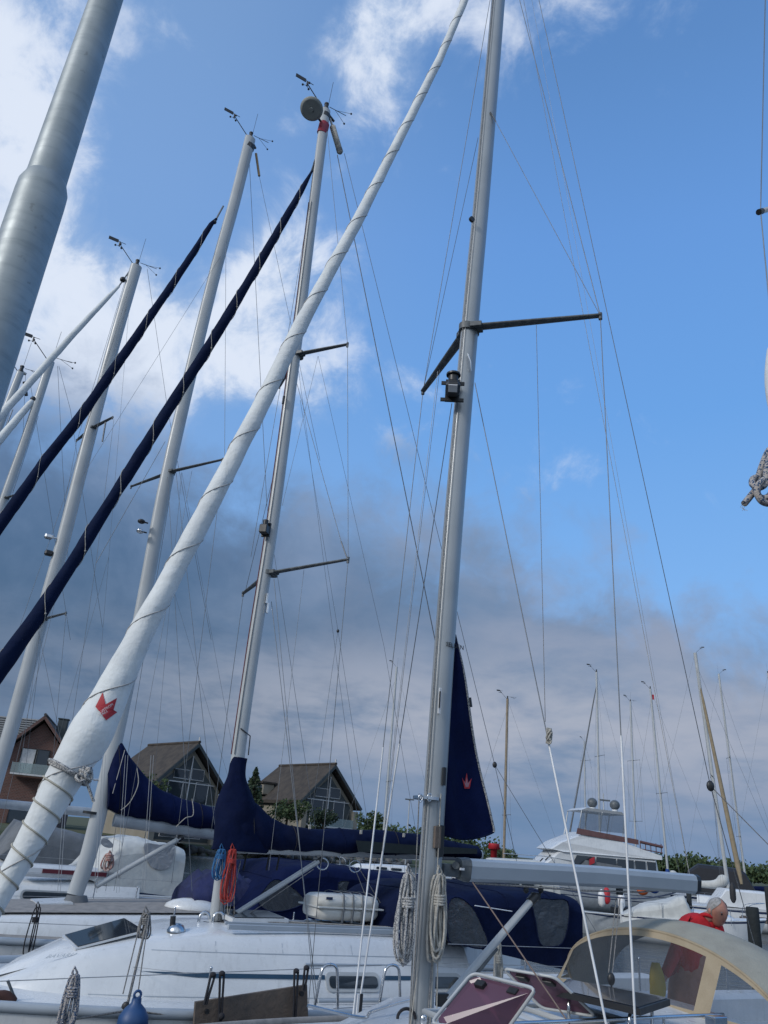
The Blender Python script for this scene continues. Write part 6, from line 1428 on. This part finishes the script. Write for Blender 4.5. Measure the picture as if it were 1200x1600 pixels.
def tree(px, yt, Y, h, w, label, conic=False, m=None, n=1500, cat='tree', seed=0):
    t = atY(px, yt, Y); rnd = random.Random(seed+int(px)); z0 = t.z-h; base = Vector((t.x, t.y, z0))
    nm = 'conifer' if conic else ('bush' if cat == 'bush' else 'leafy_tree')
    root = thing(nm, label, cat, base); tr = MB(); tr.tube([base-UP*.8, base+UP*h*.35, base+UP*h*.85], [.16, .11, .03], 8)
    for k in range(6):
        a = rnd.uniform(0, 6.28); q = base+UP*h*(.25+.1*k); tr.tube([q, q+Vector((math.cos(a), math.sin(a), .6))*w*.3], [.05, .015], 5)
    tr.build('trunk', bark, root); cr = MB()
    if conic: leafcloud(cr, base+UP*h*.55, w*.6, h*.45, n, .16, rnd, True)
    else:
        for k in range(9):
            v = Vector((rnd.uniform(-1, 1), rnd.uniform(-1, 1), 0))*w*.32; leafcloud(cr, base+v+UP*h*rnd.uniform(.35, .82), w*rnd.uniform(.2, .34), h*rnd.uniform(.13, .24), n//8, .13, rnd)
    cr.build('crown', m or leafm, root)
tree(401, 1197, 84, 6.4, 3.0, 'dark conifer between the two thatched houses', True, leafd, 2600)
tree(388, 1222, 86, 4.6, 2.8, 'small dark tree left of the conifer, behind the navy mast collar', False, leafd)
tree(232, 1203, 82, 4.0, 3.0, 'green tree in front of the left thatched house, beside the blue sail cover', False, leafm)
tree(453, 1243, 88, 3.6, 5.0, 'wide light green tree in front of the house with the dormer', False, leafm, 3000)
tree(508, 1262, 86, 2.6, 3.6, 'low dark bush right of the light green tree', False, leafd, 2000, 'bush')
tree(583, 1268, 84, 3.2, 3.2, 'round green bush standing alone right of the houses', False, leafm, 2400, 'bush')
tree(250, 1215, 80, 3.0, 2.2, 'short bush right of the green tree by the left thatched house', False, leafm, 1200, 'bush')
def woods():
    rnd = random.Random(11); mb = MB()
    for i in range(150):
        x = rnd.uniform(560, 800); Y = 150+ (x-560)*.25; t = atY(x, 1300, Y); h = rnd.uniform(3.0, 5.2) if x < 770 else 2.5; leafcloud(mb, Vector((t.x, t.y+rnd.uniform(-6, 6), 2.0+h*.5)), rnd.uniform(1.5, 2.8), h*.55, 60, .38, rnd)
    for i in range(240):
        x = rnd.uniform(1000, 1330); Y = 250; t = atY(x, 1300, Y); h = 4.6+1.6*noise.noise(Vector((x*.02, 0, 0)))+rnd.uniform(-.8, .9); leafcloud(mb, Vector((t.x, t.y+rnd.uniform(-8, 8), 2.2+h*.5)), rnd.uniform(2.5, 4.5), h*.55, 60, .6, rnd)
    o = mb.build('far_woods', leafm); o['kind'] = 'stuff'
    for px, ln in ((800, 0),): pass
woods()
# a pale pole light and a red harbour mark on the far bank
q = atY(640, 1250, 85); root = thing('street_lamp', 'thin grey lamp pole on the far bank left of the tall grey mast', 'street lamp', (q.x, q.y, 1.2)); MB().tube([Vector((q.x, q.y, 1.2)), q], [.08, .05], 8).build('pole', alu_w, root); MB().box(q+UP*.05, (.9, .3, .12)).build('lamp_head', darkalu, root)
q = atY(772, 1318, 80); mb = MB(); mb.tube([Vector((q.x, q.y, .6)), Vector((q.x, q.y, q.z-.5)), Vector((q.x, q.y, q.z-.48)), q], [.3, .3, .55, .5], 12); tag(mb.build('harbour_mark', red, None, loc=(q.x, q.y, .6)), 'small red harbour mark beside the navy sail strip', 'marker')
# ------------------------------------------------------------------ rigging of a boat close by, just entering on the right
def right_edge():
    Y = 4.2; P = lambda x, y, d=0: atY(x, y, Y+d)
    k = P(1186, 755); root = thing('hanging_rigging', 'rolled white sail and wire of a near boat at the right edge', 'rigging', P(1215, 690))
    mb = MB(); pts = [P(1236, -80), P(1231, 150), P(1234, 330), P(1220, 470), P(1217, 560), P(1219, 640), P(1229, 700)]; mb.tube(vspline(pts, 40), [.06+.012*math.sin(i*.5)+(.012 if i > 24 else 0) for i in range(40)], 20); mb.build('rolled_sail', sailw, root)
    wire(root, P(1197, -60), P(1188.5, 330), .004, wire_m, 'wire'); wire(root, P(1188.5, 330), P(1225, 720), .004, wire_m, 'wire')
    a, b = P(1187, 331), P(1250, 312, .3); m = MB(); m.tube([a, b], [(.02, .016)]*2, 10); m = m.build('spreader', alu_w, root); MB().tube([a-(b-a)*.02, a+(b-a)*.05], .022, 10).build('spreader_cap', black, m)
    Z = lambda x, y, d=0: P(x, y, d)
    r_ = .0195; mb = MB()
    mb.tube(vspline([Z(1225, 690), Z(1203, 702, .02), Z(1190, 730, .03), Z(1184, 752, .04), Z(1182, 768), Z(1190, 778, -.04), Z(1203, 774, -.05), Z(1210, 755, -.03), Z(1202, 738), Z(1194, 742, .05), Z(1184, 760, .06), Z(1172, 776, .02), Z(1163, 787, 0)], 70), r_, 12)
    mb.tube(vspline([Z(1228, 700), Z(1206, 712, -.06), Z(1198, 735, -.07), Z(1196, 755, -.07), Z(1186, 762, -.06), Z(1176, 757, -.03), Z(1177, 748, .02), Z(1188, 746, .05), Z(1206, 750, .04), Z(1215, 770), Z(1204, 786, -.03), Z(1190, 783, -.06), Z(1183, 768, -.07), Z(1190, 752, -.08), Z(1212, 745, -.04), Z(1230, 742)], 80), r_, 12)
    o = mb.build('rope_knot', fleckblue, None, loc=k); tag(o, 'thick blue flecked rope knot hanging at the right edge against the sky', 'rope')
    for i in range(3): MB().tube(vspline([Z(1163, 787), Z(1163-3*i, 792, .01*i), Z(1160+4*i, 798, -.01*i)], 8), .0012, 4).build('frayed_strand', ropew, o)
right_edge()
